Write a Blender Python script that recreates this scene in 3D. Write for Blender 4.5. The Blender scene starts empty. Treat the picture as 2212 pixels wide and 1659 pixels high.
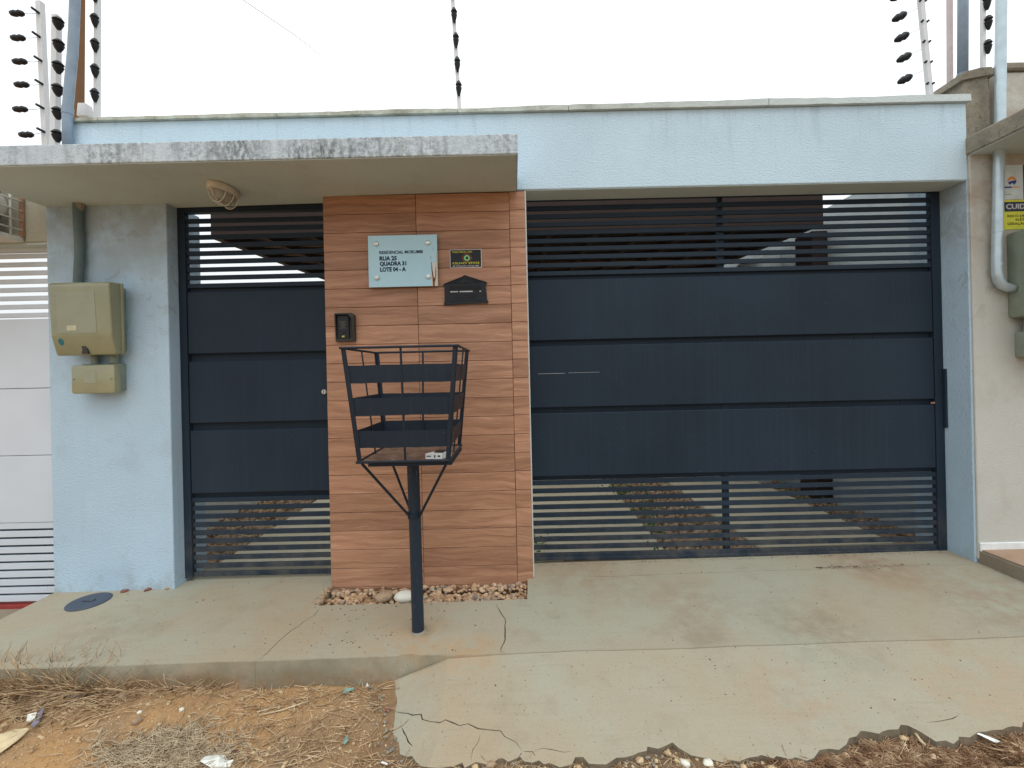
import bpy, bmesh, math, random
from mathutils import Vector, Matrix, noise, geometry
random.seed(7)
sc = bpy.context.scene
COL = sc.collection
R = math.radians

# ------------------------------------------------------------------ camera, sky, sun, exposure
D = 2.7907            # metres from the lens to the street face of the wall (y = 0)
CZ = 1.337            # lens height
F = 960.0             # focal length in pixels of a 2212 px wide picture
ROLL = 0.0225
cam = bpy.data.cameras.new('camera')
cam.sensor_width = 36.0
cam.lens = 36.0 * F / 2212.0
cam.shift_x = -6.0 / 2212.0
cam.shift_y = -26.5 / 2212.0
cam.clip_start = 0.02
cam.clip_end = 600.0
camo = bpy.data.objects.new('camera', cam)
COL.objects.link(camo)
camo.matrix_world = Matrix.Translation((0, -D, CZ)) @ Matrix.Rotation(R(90), 4, 'X') @ Matrix.Rotation(-ROLL, 4, 'Z')
sc.camera = camo

world = bpy.data.worlds.new('World')
sc.world = world
world.use_nodes = True
wt = world.node_tree
for n_ in list(wt.nodes):
    wt.nodes.remove(n_)
wo = wt.nodes.new('ShaderNodeOutputWorld')
wb = wt.nodes.new('ShaderNodeBackground')
sky = wt.nodes.new('ShaderNodeTexSky')
sky.sky_type = 'NISHITA'
sky.sun_disc = False
sky.sun_elevation = R(62)
sky.sun_rotation = R(160)
sky.dust_density = 4.0
sky.air_density = 1.2
wtc = wt.nodes.new('ShaderNodeTexCoord')
wn = wt.nodes.new('ShaderNodeTexNoise')
wn.inputs['Scale'].default_value = 1.7
wn.inputs['Detail'].default_value = 6
wr = wt.nodes.new('ShaderNodeValToRGB')
wr.color_ramp.elements[0].position = 0.30
wr.color_ramp.elements[0].color = (0.86, 0.86, 0.86, 1)
wr.color_ramp.elements[1].position = 0.46
wr.color_ramp.elements[1].color = (0.985, 0.985, 0.985, 1)
wm = wt.nodes.new('ShaderNodeMix')
wm.data_type = 'RGBA'
ws = wt.nodes.new('ShaderNodeSeparateXYZ')
wt.links.new(wtc.outputs['Generated'], ws.inputs[0])
wk = wt.nodes.new('ShaderNodeMapRange')                   # an overcast sky is brighter overhead than at the horizon
wk.inputs['From Min'].default_value = 0.0
wk.inputs['From Max'].default_value = 1.0
wk.inputs['To Min'].default_value = 0.78
wk.inputs['To Max'].default_value = 1.62
wt.links.new(ws.outputs['Z'], wk.inputs['Value'])
wc = wt.nodes.new('ShaderNodeVectorMath')                 # the closed white cloud layer
wc.operation = 'SCALE'
wc.inputs[0].default_value = (10.8, 11.4, 11.7)
wt.links.new(wk.outputs['Result'], wc.inputs['Scale'])
wt.links.new(wc.outputs['Vector'], wm.inputs['B'])
wt.links.new(wtc.outputs['Generated'], wn.inputs['Vector'])
wt.links.new(wn.outputs['Fac'], wr.inputs['Fac'])
wt.links.new(wr.outputs['Color'], wm.inputs['Factor'])
wt.links.new(sky.outputs['Color'], wm.inputs['A'])
wt.links.new(wm.outputs['Result'], wb.inputs['Color'])
wb.inputs['Strength'].default_value = 0.12
wt.links.new(wb.outputs['Background'], wo.inputs['Surface'])

sun = bpy.data.lights.new('sun', 'SUN')
sun.energy = 1.0
sun.angle = R(35)
sun.color = (1.0, 0.97, 0.92)
suno = bpy.data.objects.new('sun', sun)
COL.objects.link(suno)
sdir = Vector((math.sin(R(160)) * math.cos(R(62)), math.cos(R(160)) * math.cos(R(62)), math.sin(R(62))))
suno.rotation_euler = sdir.to_track_quat('Z', 'Y').to_euler()
suno.location = (2, -6, 9)

vs = sc.view_settings
vs.view_transform = 'Standard'
vs.look = 'None'
vs.gamma = 1.0
vs.use_curve_mapping = False
vs.exposure = -0.30
sc.cycles.use_denoising = True
sc.cycles.max_bounces = 8
sc.cycles.diffuse_bounces = 5
sc.render.film_transparent = False

# ------------------------------------------------------------------ measuring helpers (photo point + depth -> place)
def at(px, py, Y):
    dx, dy = px - 1112.0, py - 803.0
    u = dx - ROLL * dy
    v = ROLL * dx + dy
    t = D + Y
    return Vector((u * t / F, Y, CZ - v * t / F))

def on(px, py, zf):
    dx, dy = px - 1112.0, py - 803.0
    u = dx - ROLL * dy
    v = ROLL * dx + dy
    z = 0.0
    for _ in range(14):
        t = (CZ - z) * F / v
        x, y = u * t / F, t - D
        z = zf(x, y)
    return Vector((x, y, z))

def zpave(x, y):
    return 0.045 + 0.0105 * x + 0.02 * y

def zramp(x, y):
    z = zpave(x, -0.725) - 0.004 - 0.17 * max(0.0, -0.725 - y)
    z -= 0.34 * max(0.0, -0.34 - x) + 0.03 * max(0, -0.1 - x)
    return z

def zsoil(x, y):
    t = min(1, max(0, (x + 0.75) / 0.5))
    z = -0.108 * (1 - t) - 0.044 * t + 0.05 * min(0, y + 0.75)
    z = max(z, -0.30)
    if y > -0.70:
        return -0.20
    if -4 < x < 4 and y > -2.2:
        z += 0.016 * noise.noise((x * 3.1, y * 3.1, 0.3)) + 0.007 * noise.noise((x * 11, y * 11, 2.3)) + 0.003 * noise.noise((x * 34, y * 34, 5.1))
    return z

# ------------------------------------------------------------------ materials
class NT:
    def __init__(s, name, rough=0.7, metal=0.0, spec=None):
        s.m = bpy.data.materials.new(name)
        s.m.use_nodes = True
        s.t = s.m.node_tree
        s.b = s.t.nodes['Principled BSDF']
        s.b.inputs['Roughness'].default_value = rough
        s.b.inputs['Metallic'].default_value = metal
        if spec is not None:
            s.b.inputs['Specular IOR Level'].default_value = spec
        tc = s.t.nodes.new('ShaderNodeTexCoord')
        s.obj = tc.outputs['Object']
        g = s.t.nodes.new('ShaderNodeNewGeometry')
        s.pos = g.outputs['Position']
        oi = s.t.nodes.new('ShaderNodeObjectInfo')
        s.rnd = oi.outputs['Random']
    def link(s, a, b):
        s.t.links.new(a, b)
    def put(s, sock, v):
        if hasattr(v, 'is_output'):
            s.link(v, sock)
        elif isinstance(v, (tuple, list)) and len(v) == 3 and sock.type == 'RGBA':
            sock.default_value = (*v, 1)
        else:
            sock.default_value = v
    def map(s, vec, scale=(1, 1, 1), loc=(0, 0, 0), rot=(0, 0, 0)):
        n = s.t.nodes.new('ShaderNodeMapping')
        s.link(vec, n.inputs['Vector'])
        n.inputs['Scale'].default_value = scale
        s.put(n.inputs['Location'], loc)
        n.inputs['Rotation'].default_value = rot
        return n.outputs['Vector']
    def noise(s, scale, detail=4, rough=0.55, vec=None, dist=0.0):
        n = s.t.nodes.new('ShaderNodeTexNoise')
        n.inputs['Scale'].default_value = scale
        n.inputs['Detail'].default_value = detail
        n.inputs['Roughness'].default_value = rough
        n.inputs['Distortion'].default_value = dist
        s.link(vec if vec is not None else s.pos, n.inputs['Vector'])
        return n.outputs['Fac']
    def voro(s, scale, vec=None, feature='F1', out='Distance', rand=1.0):
        n = s.t.nodes.new('ShaderNodeTexVoronoi')
        n.feature = feature
        n.inputs['Scale'].default_value = scale
        n.inputs['Randomness'].default_value = rand
        s.link(vec if vec is not None else s.pos, n.inputs['Vector'])
        return n.outputs[out]
    def ramp(s, fac, stops, interp='LINEAR'):
        n = s.t.nodes.new('ShaderNodeValToRGB')
        cr = n.color_ramp
        cr.interpolation = interp
        while len(cr.elements) < len(stops):
            cr.elements.new(0.5)
        for e, (p, c) in zip(cr.elements, stops):
            e.position = p
            if isinstance(c, (int, float)):
                c = (c, c, c)
            e.color = (*c, 1)
        s.link(fac, n.inputs['Fac'])
        return n.outputs['Color']
    def mix(s, fac, a, b, blend='MIX'):
        n = s.t.nodes.new('ShaderNodeMix')
        n.data_type = 'RGBA'
        n.blend_type = blend
        s.put(n.inputs['Factor'], fac)
        s.put(n.inputs['A'], a)
        s.put(n.inputs['B'], b)
        return n.outputs['Result']
    def math(s, op, a, b=0.0, clamp=False):
        n = s.t.nodes.new('ShaderNodeMath')
        n.operation = op
        n.use_clamp = clamp
        s.put(n.inputs[0], a)
        s.put(n.inputs[1], b)
        return n.outputs[0]
    def sep(s, vec=None):
        n = s.t.nodes.new('ShaderNodeSeparateXYZ')
        s.link(vec if vec is not None else s.pos, n.inputs[0])
        return n.outputs
    def range(s, v, a, b, c=0.0, d=1.0):
        n = s.t.nodes.new('ShaderNodeMapRange')
        n.interpolation_type = 'SMOOTHSTEP'
        s.link(v, n.inputs['Value'])
        n.inputs['From Min'].default_value = a
        n.inputs['From Max'].default_value = b
        n.inputs['To Min'].default_value = c
        n.inputs['To Max'].default_value = d
        return n.outputs['Result']
    def blob(s, c, r):
        n = s.t.nodes.new('ShaderNodeVectorMath')
        n.operation = 'DISTANCE'
        s.link(s.pos, n.inputs[0])
        n.inputs[1].default_value = c
        return s.range(n.outputs['Value'], r, r * 0.1)
    def bump(s, h, strength=0.3, dist=0.004):
        n = s.t.nodes.new('ShaderNodeBump')
        n.inputs['Strength'].default_value = strength
        n.inputs['Distance'].default_value = dist
        s.link(h, n.inputs['Height'])
        if s.b.inputs['Normal'].is_linked:
            s.link(s.b.inputs['Normal'].links[0].from_socket, n.inputs['Normal'])
        s.link(n.outputs['Normal'], s.b.inputs['Normal'])
    def color(s, c):
        s.put(s.b.inputs['Base Color'], c)
        return s
    def rough(s, v):
        s.put(s.b.inputs['Roughness'], v)

def lin(r, g, b):
    def f(c):
        c /= 255.0
        return c / 12.92 if c <= 0.04045 else ((c + 0.055) / 1.055) ** 2.4
    return (f(r), f(g), f(b))

def simple(name, c, rough=0.6, metal=0.0, var=0.12, scale=14.0, bump=0.0, bscale=60.0):
    n = NT(name, rough, metal, 0.28)
    f = n.noise(scale, 5)
    lo = tuple(x * (1 - var) for x in c)
    hi = tuple(min(1, x * (1 + var)) for x in c)
    n.color(n.ramp(f, [(0.3, lo), (0.7, hi)]))
    if bump:
        n.bump(n.noise(bscale, 4), bump, 0.003)
    return n.m

MT = {}
def plaster(name, base, stain, top_grime=0.0, grain=1.0):
    n = NT(name, 0.88, spec=0.25)
    big = n.noise(1.6, 5, 0.6)
    c = n.ramp(big, [(0.3, tuple(x * 0.93 for x in base)), (0.7, tuple(x * 1.04 for x in base))])
    patch = n.noise(3.4, 6, 0.65, n.map(n.pos, (1, 1, 0.8), (3.1, 0, 7.7)))
    c = n.mix(n.math('MULTIPLY', n.range(patch, 0.52, 0.66), 0.16), c, stain)
    specks = n.noise(120, 2, 0.5)
    c = n.mix(n.math('MULTIPLY', n.range(specks, 0.66, 0.74), 0.28), c, tuple(x * 0.4 for x in base))
    streak = n.noise(1.0, 4, 0.6, n.map(n.pos, (14, 14, 0.8)))
    c = n.mix(n.math('MULTIPLY', n.range(streak, 0.55, 0.75), 0.12), c, tuple(x * 0.55 for x in base))
    if name.endswith('beam'):
        zz = n.sep()[2]
        drip = n.noise(1.0, 5, 0.7, n.map(n.pos, (20, 20, 1.6)))
        k = n.math('MULTIPLY', n.range(zz, 2.62, 2.96), n.range(drip, 0.50, 0.68))
        c = n.mix(n.math('MULTIPLY', k, 0.17), c, lin(120, 126, 124))
        scuff = n.noise(1.0, 4, 0.7, n.map(n.pos, (9, 9, 13), (2, 0, 4)), 0.8)
        c = n.mix(n.math('MULTIPLY', n.range(scuff, 0.63, 0.70), 0.16), c, lin(150, 154, 152))
    if top_grime:
        z = n.sep()[2]
        g = n.math('MULTIPLY', n.range(z, 1.55, 2.45), n.range(n.noise(4.5, 6, 0.7), 0.32, 0.62))
        c = n.mix(n.math('MULTIPLY', g, top_grime), c, stain)
        rings = n.noise(7.5, 3, 0.5, n.map(n.pos, (1, 1, 1), (9, 2, 1)), 1.2)
        g2 = n.math('MULTIPLY', n.range(z, 1.35, 1.9), n.range(rings, 0.56, 0.60))
        c = n.mix(n.math('MULTIPLY', g2, 0.30), c, stain)
        foot = n.math('MULTIPLY', n.range(z, 0.2, 0.02), n.range(n.noise(6, 5, 0.7), 0.42, 0.65))
        c = n.mix(n.math('MULTIPLY', foot, 0.5), c, stain)
    n.color(c)
    n.bump(n.noise(75, 4, 0.62, n.map(n.pos, (1, 1, 1.3))), 0.8 * grain, 0.008)
    n.bump(n.noise(210, 3, 0.6), 0.35 * grain, 0.003)
    return n.m

BLUE = lin(181, 205, 223)
MT['wall'] = plaster('painted_plaster', BLUE, lin(146, 150, 148), 0.62)
MT['beam'] = plaster('painted_plaster_beam', lin(198, 221, 235), lin(176, 196, 204), 0.0, 1.0)
MT['soffit'] = plaster('bare_render', lin(194, 206, 204), lin(170, 174, 163), 0.0, 0.5)
MT['neighbour'] = plaster('pink_beige_render', lin(194, 194, 187), lin(160, 140, 120), 0.6, 0.6)
MT['neighbour_left'] = plaster('grey_beige_render', lin(170, 166, 148), lin(140, 130, 112), 0.0, 0.6)
MT['white_wall'] = plaster('white_boundary_render', lin(222, 226, 222), lin(190, 190, 180), 0.0, 1.0)
MT['grey_wall'] = plaster('grey_boundary_render', lin(190, 198, 200), lin(150, 154, 154), 0.0, 1.0)
MT['house'] = plaster('house_render', lin(120, 112, 102), lin(90, 84, 76), 0.0, 0.6)

def fascia():
    n = NT('mouldy_canopy_edge', 0.9, spec=0.2)
    c = n.ramp(n.noise(3, 5), [(0.3, lin(190, 202, 212)), (0.7, lin(205, 216, 222))])
    m1 = n.noise(2.2, 6, 0.62, n.map(n.pos, (1, 1, 0.5)))
    m2 = n.noise(38, 5, 0.7)
    run = n.noise(1.0, 5, 0.65, n.map(n.pos, (30, 30, 5)))
    k = n.math('MULTIPLY', n.range(m1, 0.28, 0.66), n.range(m2, 0.40, 0.62))
    c = n.mix(n.math('MULTIPLY', k, 0.62), c, lin(96, 100, 98))
    c = n.mix(n.math('MULTIPLY', n.math('MULTIPLY', n.range(run, 0.46, 0.66), n.range(m1, 0.25, 0.6)), 0.5), c, lin(92, 94, 90))
    b = n.math('MULTIPLY', n.math('MAXIMUM', n.blob((-1.38, -0.53, 2.50), 0.19), n.math('MAXIMUM', n.blob((-1.08, -0.53, 2.47), 0.12), n.blob((-0.95, -0.53, 2.47), 0.10))), n.range(n.noise(1.0, 5, 0.7, n.map(n.pos, (60, 60, 26))), 0.40, 0.60))
    c = n.mix(n.math('MULTIPLY', b, 0.65), c, lin(58, 60, 56))
    n.color(c)
    n.bump(n.noise(85, 5, 0.65), 0.8, 0.008)
    return n.m
MT['fascia'] = fascia()

def coping():
    n = NT('mossy_coping_mortar', 0.95, spec=0.15)
    c = n.ramp(n.noise(9, 6, 0.7), [(0.3, lin(128, 128, 112)), (0.5, lin(172, 174, 160)), (0.75, lin(200, 206, 200))])
    c = n.mix(n.range(n.sep()[0], -1.0, 2.6), c, lin(196, 206, 206))
    n.color(c)
    n.bump(n.noise(60, 5), 0.7, 0.008)
    return n.m
MT['coping'] = coping()

def rough_concrete(name, a, b):
    n = NT(name, 0.95, spec=0.15)
    c = n.ramp(n.noise(6, 7, 0.7), [(0.25, a), (0.75, b)])
    c = n.mix(n.math('MULTIPLY', n.range(n.noise(40, 4, 0.7), 0.55, 0.7), 0.5), c, tuple(x * 0.35 for x in a))
    n.color(c)
    n.bump(n.noise(50, 6, 0.7), 0.9, 0.012)
    return n.m
MT['rough'] = rough_concrete('weathered_concrete', lin(120, 114, 102), lin(172, 164, 148))

def tile_mat():
    n = NT('wood_look_ceramic', 0.48, spec=0.4)
    off = n.t.nodes.new('ShaderNodeCombineXYZ')
    n.link(n.math('MULTIPLY', n.rnd, 37.0), off.inputs[0])
    n.link(n.math('MULTIPLY', n.rnd, 11.0), off.inputs[1])
    n.link(n.math('MULTIPLY', n.rnd, 23.0), off.inputs[2])
    vec = n.map(n.obj, (1, 1, 1), off.outputs[0])
    warp = n.noise(4.0, 3, 0.5, vec)
    sw = n.t.nodes.new('ShaderNodeCombineXYZ')
    n.link(n.math('MULTIPLY', warp, 0.06), sw.inputs[2])
    add = n.t.nodes.new('ShaderNodeVectorMath')
    n.link(vec, add.inputs[0]); n.link(sw.outputs[0], add.inputs[1])
    v2 = add.outputs[0]
    g1 = n.noise(1.0, 5, 0.6, n.map(v2, (2.2, 1, 34.0)), 0.45)
    g2 = n.noise(1.0, 4, 0.6, n.map(v2, (6.0, 1, 190.0)), 0.2)
    ca = n.ramp(g1, [(0.25, lin(124, 87, 67)), (0.45, lin(153, 110, 86)), (0.62, lin(168, 124, 99)), (0.8, lin(190, 148, 122))])
    c = n.mix(n.math('MULTIPLY', n.range(g2, 0.58, 0.72), 0.45), ca, lin(206, 164, 138))
    c = n.mix(n.math('MULTIPLY', n.range(g2, 0.42, 0.30), 0.35), c, lin(112, 72, 54))
    tone = n.ramp(n.rnd, [(0.0, (0.95, 0.98, 0.96)), (0.5, (1.12, 1.16, 1.14)), (1.0, (1.29, 1.35, 1.36))])
    c = n.mix(1.0, c, tone, 'MULTIPLY')
    n.color(c)
    n.bump(g2, 0.25, 0.002)
    n.bump(g1, 0.2, 0.002)
    return n.m
MT['tile'] = tile_mat()
MT['grout'] = simple('brown_grout', lin(92, 62, 48), 0.9)

def gate_paint(name, c, dust=0.25):
    n = NT(name, 0.5, 0.0, spec=0.12)
    st = n.noise(1.0, 4, 0.6, n.map(n.pos, (70, 70, 0.9)))
    big = n.noise(1.3, 4)
    col = n.ramp(big, [(0.3, tuple(x * 0.85 for x in c)), (0.7, tuple(x * 1.15 for x in c))])
    col = n.mix(n.math('MULTIPLY', n.range(st, 0.45, 0.75), dust), col, lin(96, 104, 110))
    z = n.sep()[2]
    low = n.math('MULTIPLY', n.range(z, 0.55, 0.02), n.range(n.noise(7, 5, 0.7), 0.35, 0.7))
    col = n.mix(n.math('MULTIPLY', low, 0.20), col, lin(150, 140, 122))
    sp = n.noise(150, 2)
    col = n.mix(n.math('MULTIPLY', n.range(sp, 0.74, 0.78), 0.5), col, lin(150, 156, 158))
    n.color(col)
    n.rough(n.range(st, 0.3, 0.8, 0.40, 0.62))
    n.bump(n.noise(4, 3), 0.08, 0.02)
    return n.m
MT['gate'] = gate_paint('dark_navy_gate_enamel', lin(39, 50, 62), 0.05)
MT['basket'] = gate_paint('black_basket_enamel', lin(38, 46, 56), 0.05)
def rust_floor():
    n = NT('rusty_sheet', 0.85)
    c = n.ramp(n.noise(14, 6, 0.7), [(0.25, lin(70, 48, 38)), (0.5, lin(118, 88, 70)), (0.75, lin(150, 128, 110))])
    n.color(c)
    n.bump(n.noise(40, 5), 0.5, 0.004)
    return n.m
MT['rust'] = rust_floor()
def post_paint():
    n = NT('scraped_post_enamel', 0.4, spec=0.25)
    a = n.noise(1.0, 4, 0.7, n.map(n.pos, (60, 60, 5)))
    c = n.mix(n.math('MULTIPLY', n.range(a, 0.63, 0.70), 0.5), lin(38, 48, 60), lin(138, 142, 144))
    n.color(c)
    return n.m
MT['post'] = post_paint()

def pavement_mat(name, cool, warm, stains_and_shade=True):
    n = NT(name, 0.9, spec=0.2)
    big = n.noise(1.1, 5, 0.6)
    c = n.ramp(big, [(0.36, warm), (0.62, cool)])
    mid = n.noise(6, 6, 0.65)
    c = n.mix(n.math('MULTIPLY', n.range(mid, 0.5, 0.75), 0.35), c, tuple(x * 0.72 for x in warm))
    brush = n.noise(1.0, 3, 0.6, n.map(n.pos, (4, 70, 70), (0, 0, 0), (0, 0, 0.06)))
    c = n.mix(n.math('MULTIPLY', n.range(brush, 0.5, 0.8), 0.14), c, tuple(x * 0.5 for x in warm))
    if stains_and_shade:
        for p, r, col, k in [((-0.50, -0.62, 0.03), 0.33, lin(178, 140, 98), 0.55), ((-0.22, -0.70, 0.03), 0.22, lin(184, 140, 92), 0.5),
                             ((0.93, -0.36, 0.04), 0.45, lin(142, 116, 92), 0.36), ((0.85, -0.62, 0.03), 0.22, lin(120, 104, 88), 0.34), ((-0.50, -0.535, 0.03), 0.075, lin(84, 66, 50), 0.8),  # last entry here paints contact shade and rust at the post foot
                             ((1.45, -0.62, 0.05), 0.40, lin(118, 108, 90), 0.4), ((2.55, -0.45, 0.06), 0.6, lin(150, 124, 100), 0.55),
                             ((2.2, 0.0, 0.06), 0.35, lin(134, 104, 84), 0.55), ((0.5, 0.05, 0.05), 0.6, lin(150, 128, 104), 0.45), ((-2.2, -0.45, 0.0), 0.35, lin(146, 124, 104), 0.4),
                             ((1.1, -1.0, 0.0), 0.35, lin(172, 140, 112), 0.45), ((1.9, -1.0, 0.0), 0.5, lin(178, 146, 116), 0.4)]:
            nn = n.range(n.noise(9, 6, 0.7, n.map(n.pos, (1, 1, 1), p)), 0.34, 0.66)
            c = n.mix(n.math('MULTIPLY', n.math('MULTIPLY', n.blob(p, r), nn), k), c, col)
    if stains_and_shade:
        x_, y_, z_ = n.sep()
        k = n.math('MULTIPLY', n.math('MULTIPLY', n.range(z_, 0.0, -0.075), n.range(x_, -0.55, -0.75)), n.range(n.noise(5, 5, 0.7), 0.32, 0.62))
        c = n.mix(n.math('MULTIPLY', k, 0.85), c, lin(150, 112, 76))
        k2 = n.math('MULTIPLY', n.math('MULTIPLY', n.range(y_, -0.712, -0.724), n.range(x_, -0.30, -0.42)), n.range(n.noise(3, 5, 0.7), 0.36, 0.6))
        c = n.mix(n.math('MULTIPLY', n.math('MULTIPLY', k2, n.range(y_, -0.75, -0.735)), 0.45), c, lin(110, 112, 96))
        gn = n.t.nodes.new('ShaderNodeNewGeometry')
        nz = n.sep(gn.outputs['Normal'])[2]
        edge_shade_dirt = n.math('MULTIPLY', n.range(nz, 0.6, 0.2), n.range(y_, -0.80, -0.90))  # side faces browned: painted underside shade of the broken edge, with soil
        c = n.mix(n.math('MULTIPLY', edge_shade_dirt, 0.75), c, n.ramp(n.noise(30, 4), [(0.3, lin(70, 58, 46)), (0.7, lin(128, 110, 90))]))
    sp = n.noise(95, 2, 0.5)
    c = n.mix(n.math('MULTIPLY', n.range(sp, 0.68, 0.74), 0.6), c, lin(84, 76, 64))
    gr = n.noise(260, 3, 0.7)
    c = n.mix(n.math('MULTIPLY', n.range(gr, 0.42, 0.7), 0.20), c, lin(96, 90, 76))
    scr = n.noise(1.0, 3, 0.7, n.map(n.pos, (26, 150, 26), (4, 4, 4), (0, 0, 0.55)))
    c = n.mix(n.math('MULTIPLY', n.range(scr, 0.70, 0.78), 0.4), c, lin(108, 100, 86))
    n.color(c)
    n.bump(n.noise(5, 4), 0.25, 0.02)
    n.bump(n.noise(130, 4, 0.7), 0.25, 0.003)
    return n.m
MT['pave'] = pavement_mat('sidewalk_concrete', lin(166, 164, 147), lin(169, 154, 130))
MT['yard'] = pavement_mat('courtyard_concrete', lin(232, 223, 199), lin(226, 211, 182), False)
MT['pave_low'] = pavement_mat('neighbour_concrete', lin(150, 142, 126), lin(140, 124, 104), False)
MT['pave_red'] = pavement_mat('neighbour_floor', lin(176, 150, 130), lin(168, 136, 112), False)

def soil():
    n = NT('dry_soil', 1.0, spec=0.1)
    big = n.noise(2.3, 6, 0.65)
    c = n.ramp(big, [(0.34, lin(144, 123, 100)), (0.47, lin(172, 140, 104)), (0.62, lin(186, 146, 102))])
    x = n.sep()[0]
    c = n.mix(n.range(x, -0.9, -0.4), c, n.ramp(n.noise(5, 6, 0.7), [(0.3, lin(100, 82, 66)), (0.7, lin(150, 126, 100))]))
    fine = n.noise(60, 5, 0.7)
    c = n.mix(n.math('MULTIPLY', n.range(fine, 0.48, 0.7), 0.5), c, lin(112, 86, 62))
    lt = n.voro(70)
    c = n.mix(n.math('MULTIPLY', n.range(lt, 0.22, 0.12), 0.35), c, lin(212, 180, 140))
    n.color(c)
    n.bump(n.noise(28, 6, 0.7), 0.8, 0.015)
    n.bump(n.noise(140, 4, 0.7), 0.5, 0.005)
    return n.m
MT['soil'] = soil()

def pebble_mat(name, stops):
    n = NT(name, 0.8, spec=0.25)
    v = n.voro(1.0, n.map(n.pos, (42, 42, 42)), 'F1', 'Color')
    s2 = n.t.nodes.new('ShaderNodeSeparateColor')
    n.link(v, s2.inputs[0])
    c = n.ramp(s2.outputs[0], stops)
    c = n.mix(0.14, c, n.ramp(n.noise(90, 4), [(0.3, (0.15, 0.11, 0.08)), (0.7, (0.55, 0.45, 0.35))]))
    n.color(c)
    n.bump(n.noise(120, 4), 0.3, 0.002)
    return n.m
MT['pebble'] = pebble_mat('river_gravel', [(0.0, lin(150, 112, 82)), (0.35, lin(188, 154, 120)), (0.6, lin(212, 184, 150)), (0.8, lin(166, 144, 122)), (1.0, lin(128, 120, 112))])
MT['pebble_soil'] = pebble_mat('pale_soil_pebbles', [(0.0, lin(214, 196, 160)), (0.5, lin(196, 168, 126)), (1.0, lin(168, 140, 108))])
MT['pebble_dark'] = pebble_mat('dark_gravel', [(0.0, lin(120, 90, 68)), (0.5, lin(160, 128, 98)), (1.0, lin(176, 150, 124))])  # darker brown stones than the river mix

def straw(name, a, b, cc):
    n = NT(name, 0.9, spec=0.1)
    f = n.noise(24, 3, 0.6)
    n.color(n.ramp(f, [(0.3, a), (0.5, b), (0.7, cc)]))
    return n.m
MT['straw'] = straw('dry_straw', lin(140, 110, 82), lin(190, 162, 128), lin(222, 200, 164))
MT['straw_grey'] = straw('grey_dry_grass', lin(160, 142, 116), lin(196, 178, 150), lin(222, 206, 178))
MT['straw_dark'] = straw('brown_dead_straw', lin(104, 78, 58), lin(146, 114, 88), lin(192, 166, 134))
MT['leaf'] = straw('green_leaf', lin(46, 84, 30), lin(70, 118, 44), lin(104, 150, 70))

MT['white_metal'] = simple('white_painted_metal', lin(206, 204, 196), 0.5)
MT['pole_white'] = simple('white_fence_pole', lin(214, 216, 218), 0.45, 0.0, 0.05)
MT['insul'] = simple('black_insulator_plastic', lin(30, 30, 34), 0.45)
MT['conduit'] = simple('grey_conduit', lin(96, 112, 112), 0.5)
MT['conduit_blue'] = simple('blue_grey_conduit', lin(136, 152, 168), 0.4)
MT['conduit_light'] = simple('galvanised_conduit', lin(188, 204, 212), 0.3, 0.35)
MT['brown_post'] = simple('brown_timber_post', lin(128, 92, 62), 0.8)
MT['pink_pole'] = simple('pinkish_pole', lin(206, 192, 190), 0.6)
MT['wire'] = simple('steel_wire', lin(120, 124, 128), 0.4, 0.8)
MT['cable'] = simple('black_cable', lin(70, 66, 78), 0.6)
MT['pale_gate'] = simple('pale_pinkish_gate_paint', lin(202, 210, 219), 0.5, 0.0, 0.05, 2.0)
MT['red_sill'] = simple('red_oxide_sill', lin(150, 60, 56), 0.8)
MT['polycarb'] = None
def polycarb(name, a, b):
    n = NT(name, 0.34, spec=0.5)
    c = n.ramp(n.noise(3.2, 4), [(0.3, a), (0.7, b)])
    c = n.mix(n.math('MULTIPLY', n.range(n.noise(40, 4, 0.7), 0.58, 0.72), 0.3), c, tuple(x * 0.6 for x in a))
    n.color(c)
    n.b.inputs['Coat Weight'].default_value = 0.3
    n.bump(n.noise(12, 3), 0.08, 0.01)
    return n.m
MT['polycarb'] = polycarb('yellowed_polycarbonate', lin(124, 125, 98), lin(150, 148, 117))
MT['polycarb_pane'] = polycarb('cloudy_meter_window', lin(132, 135, 112), lin(150, 150, 126))
MT['box_grey'] = simple('grey_green_box_plastic', lin(132, 142, 128), 0.5)
MT['sticker_pale'] = simple('pale_sticker', lin(186, 182, 156), 0.6)
MT['sticker_blue'] = simple('blue_mark', lin(44, 108, 118), 0.6)
MT['lamp_base'] = simple('cream_lamp_enamel', lin(206, 198, 182), 0.5)
def glassy(name, c, rough=0.25, trans=0.75):
    n = NT(name, rough)
    n.color(c)
    n.b.inputs['Transmission Weight'].default_value = trans
    n.b.inputs['IOR'].default_value = 1.3
    return n.m
MT['lamp_glass'] = glassy('frosted_lamp_glass', lin(206, 204, 192), 0.28, 0.6)
MT['bulb'] = simple('white_bulb', lin(225, 225, 220), 0.4)
def plaque_mat():
    n = NT('pale_blue_glass_plaque', 0.12, spec=0.5)
    n.color(n.ramp(n.noise(2.5, 3), [(0.3, lin(160, 202, 218)), (0.7, lin(172, 212, 226))]))
    n.b.inputs['Coat Weight'].default_value = 0.5
    return n.m
MT['plaque'] = plaque_mat()
MT['navy_ink'] = simple('navy_lettering', lin(22, 30, 74), 0.5)
MT['peel_white'] = simple('peeled_white_backing', lin(206, 214, 216), 0.7)
MT['peel_brown'] = simple('peeled_brown_backing', lin(128, 74, 58), 0.8, 0, 0.25, 60)
MT['peel_cream'] = simple('peeled_cream_backing', lin(206, 196, 170), 0.8, 0, 0.2, 60)
MT['steel'] = simple('brushed_steel', lin(200, 198, 192), 0.3, 0.85)
MT['black_print'] = simple('black_sticker', lin(30, 32, 40), 0.4)
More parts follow.
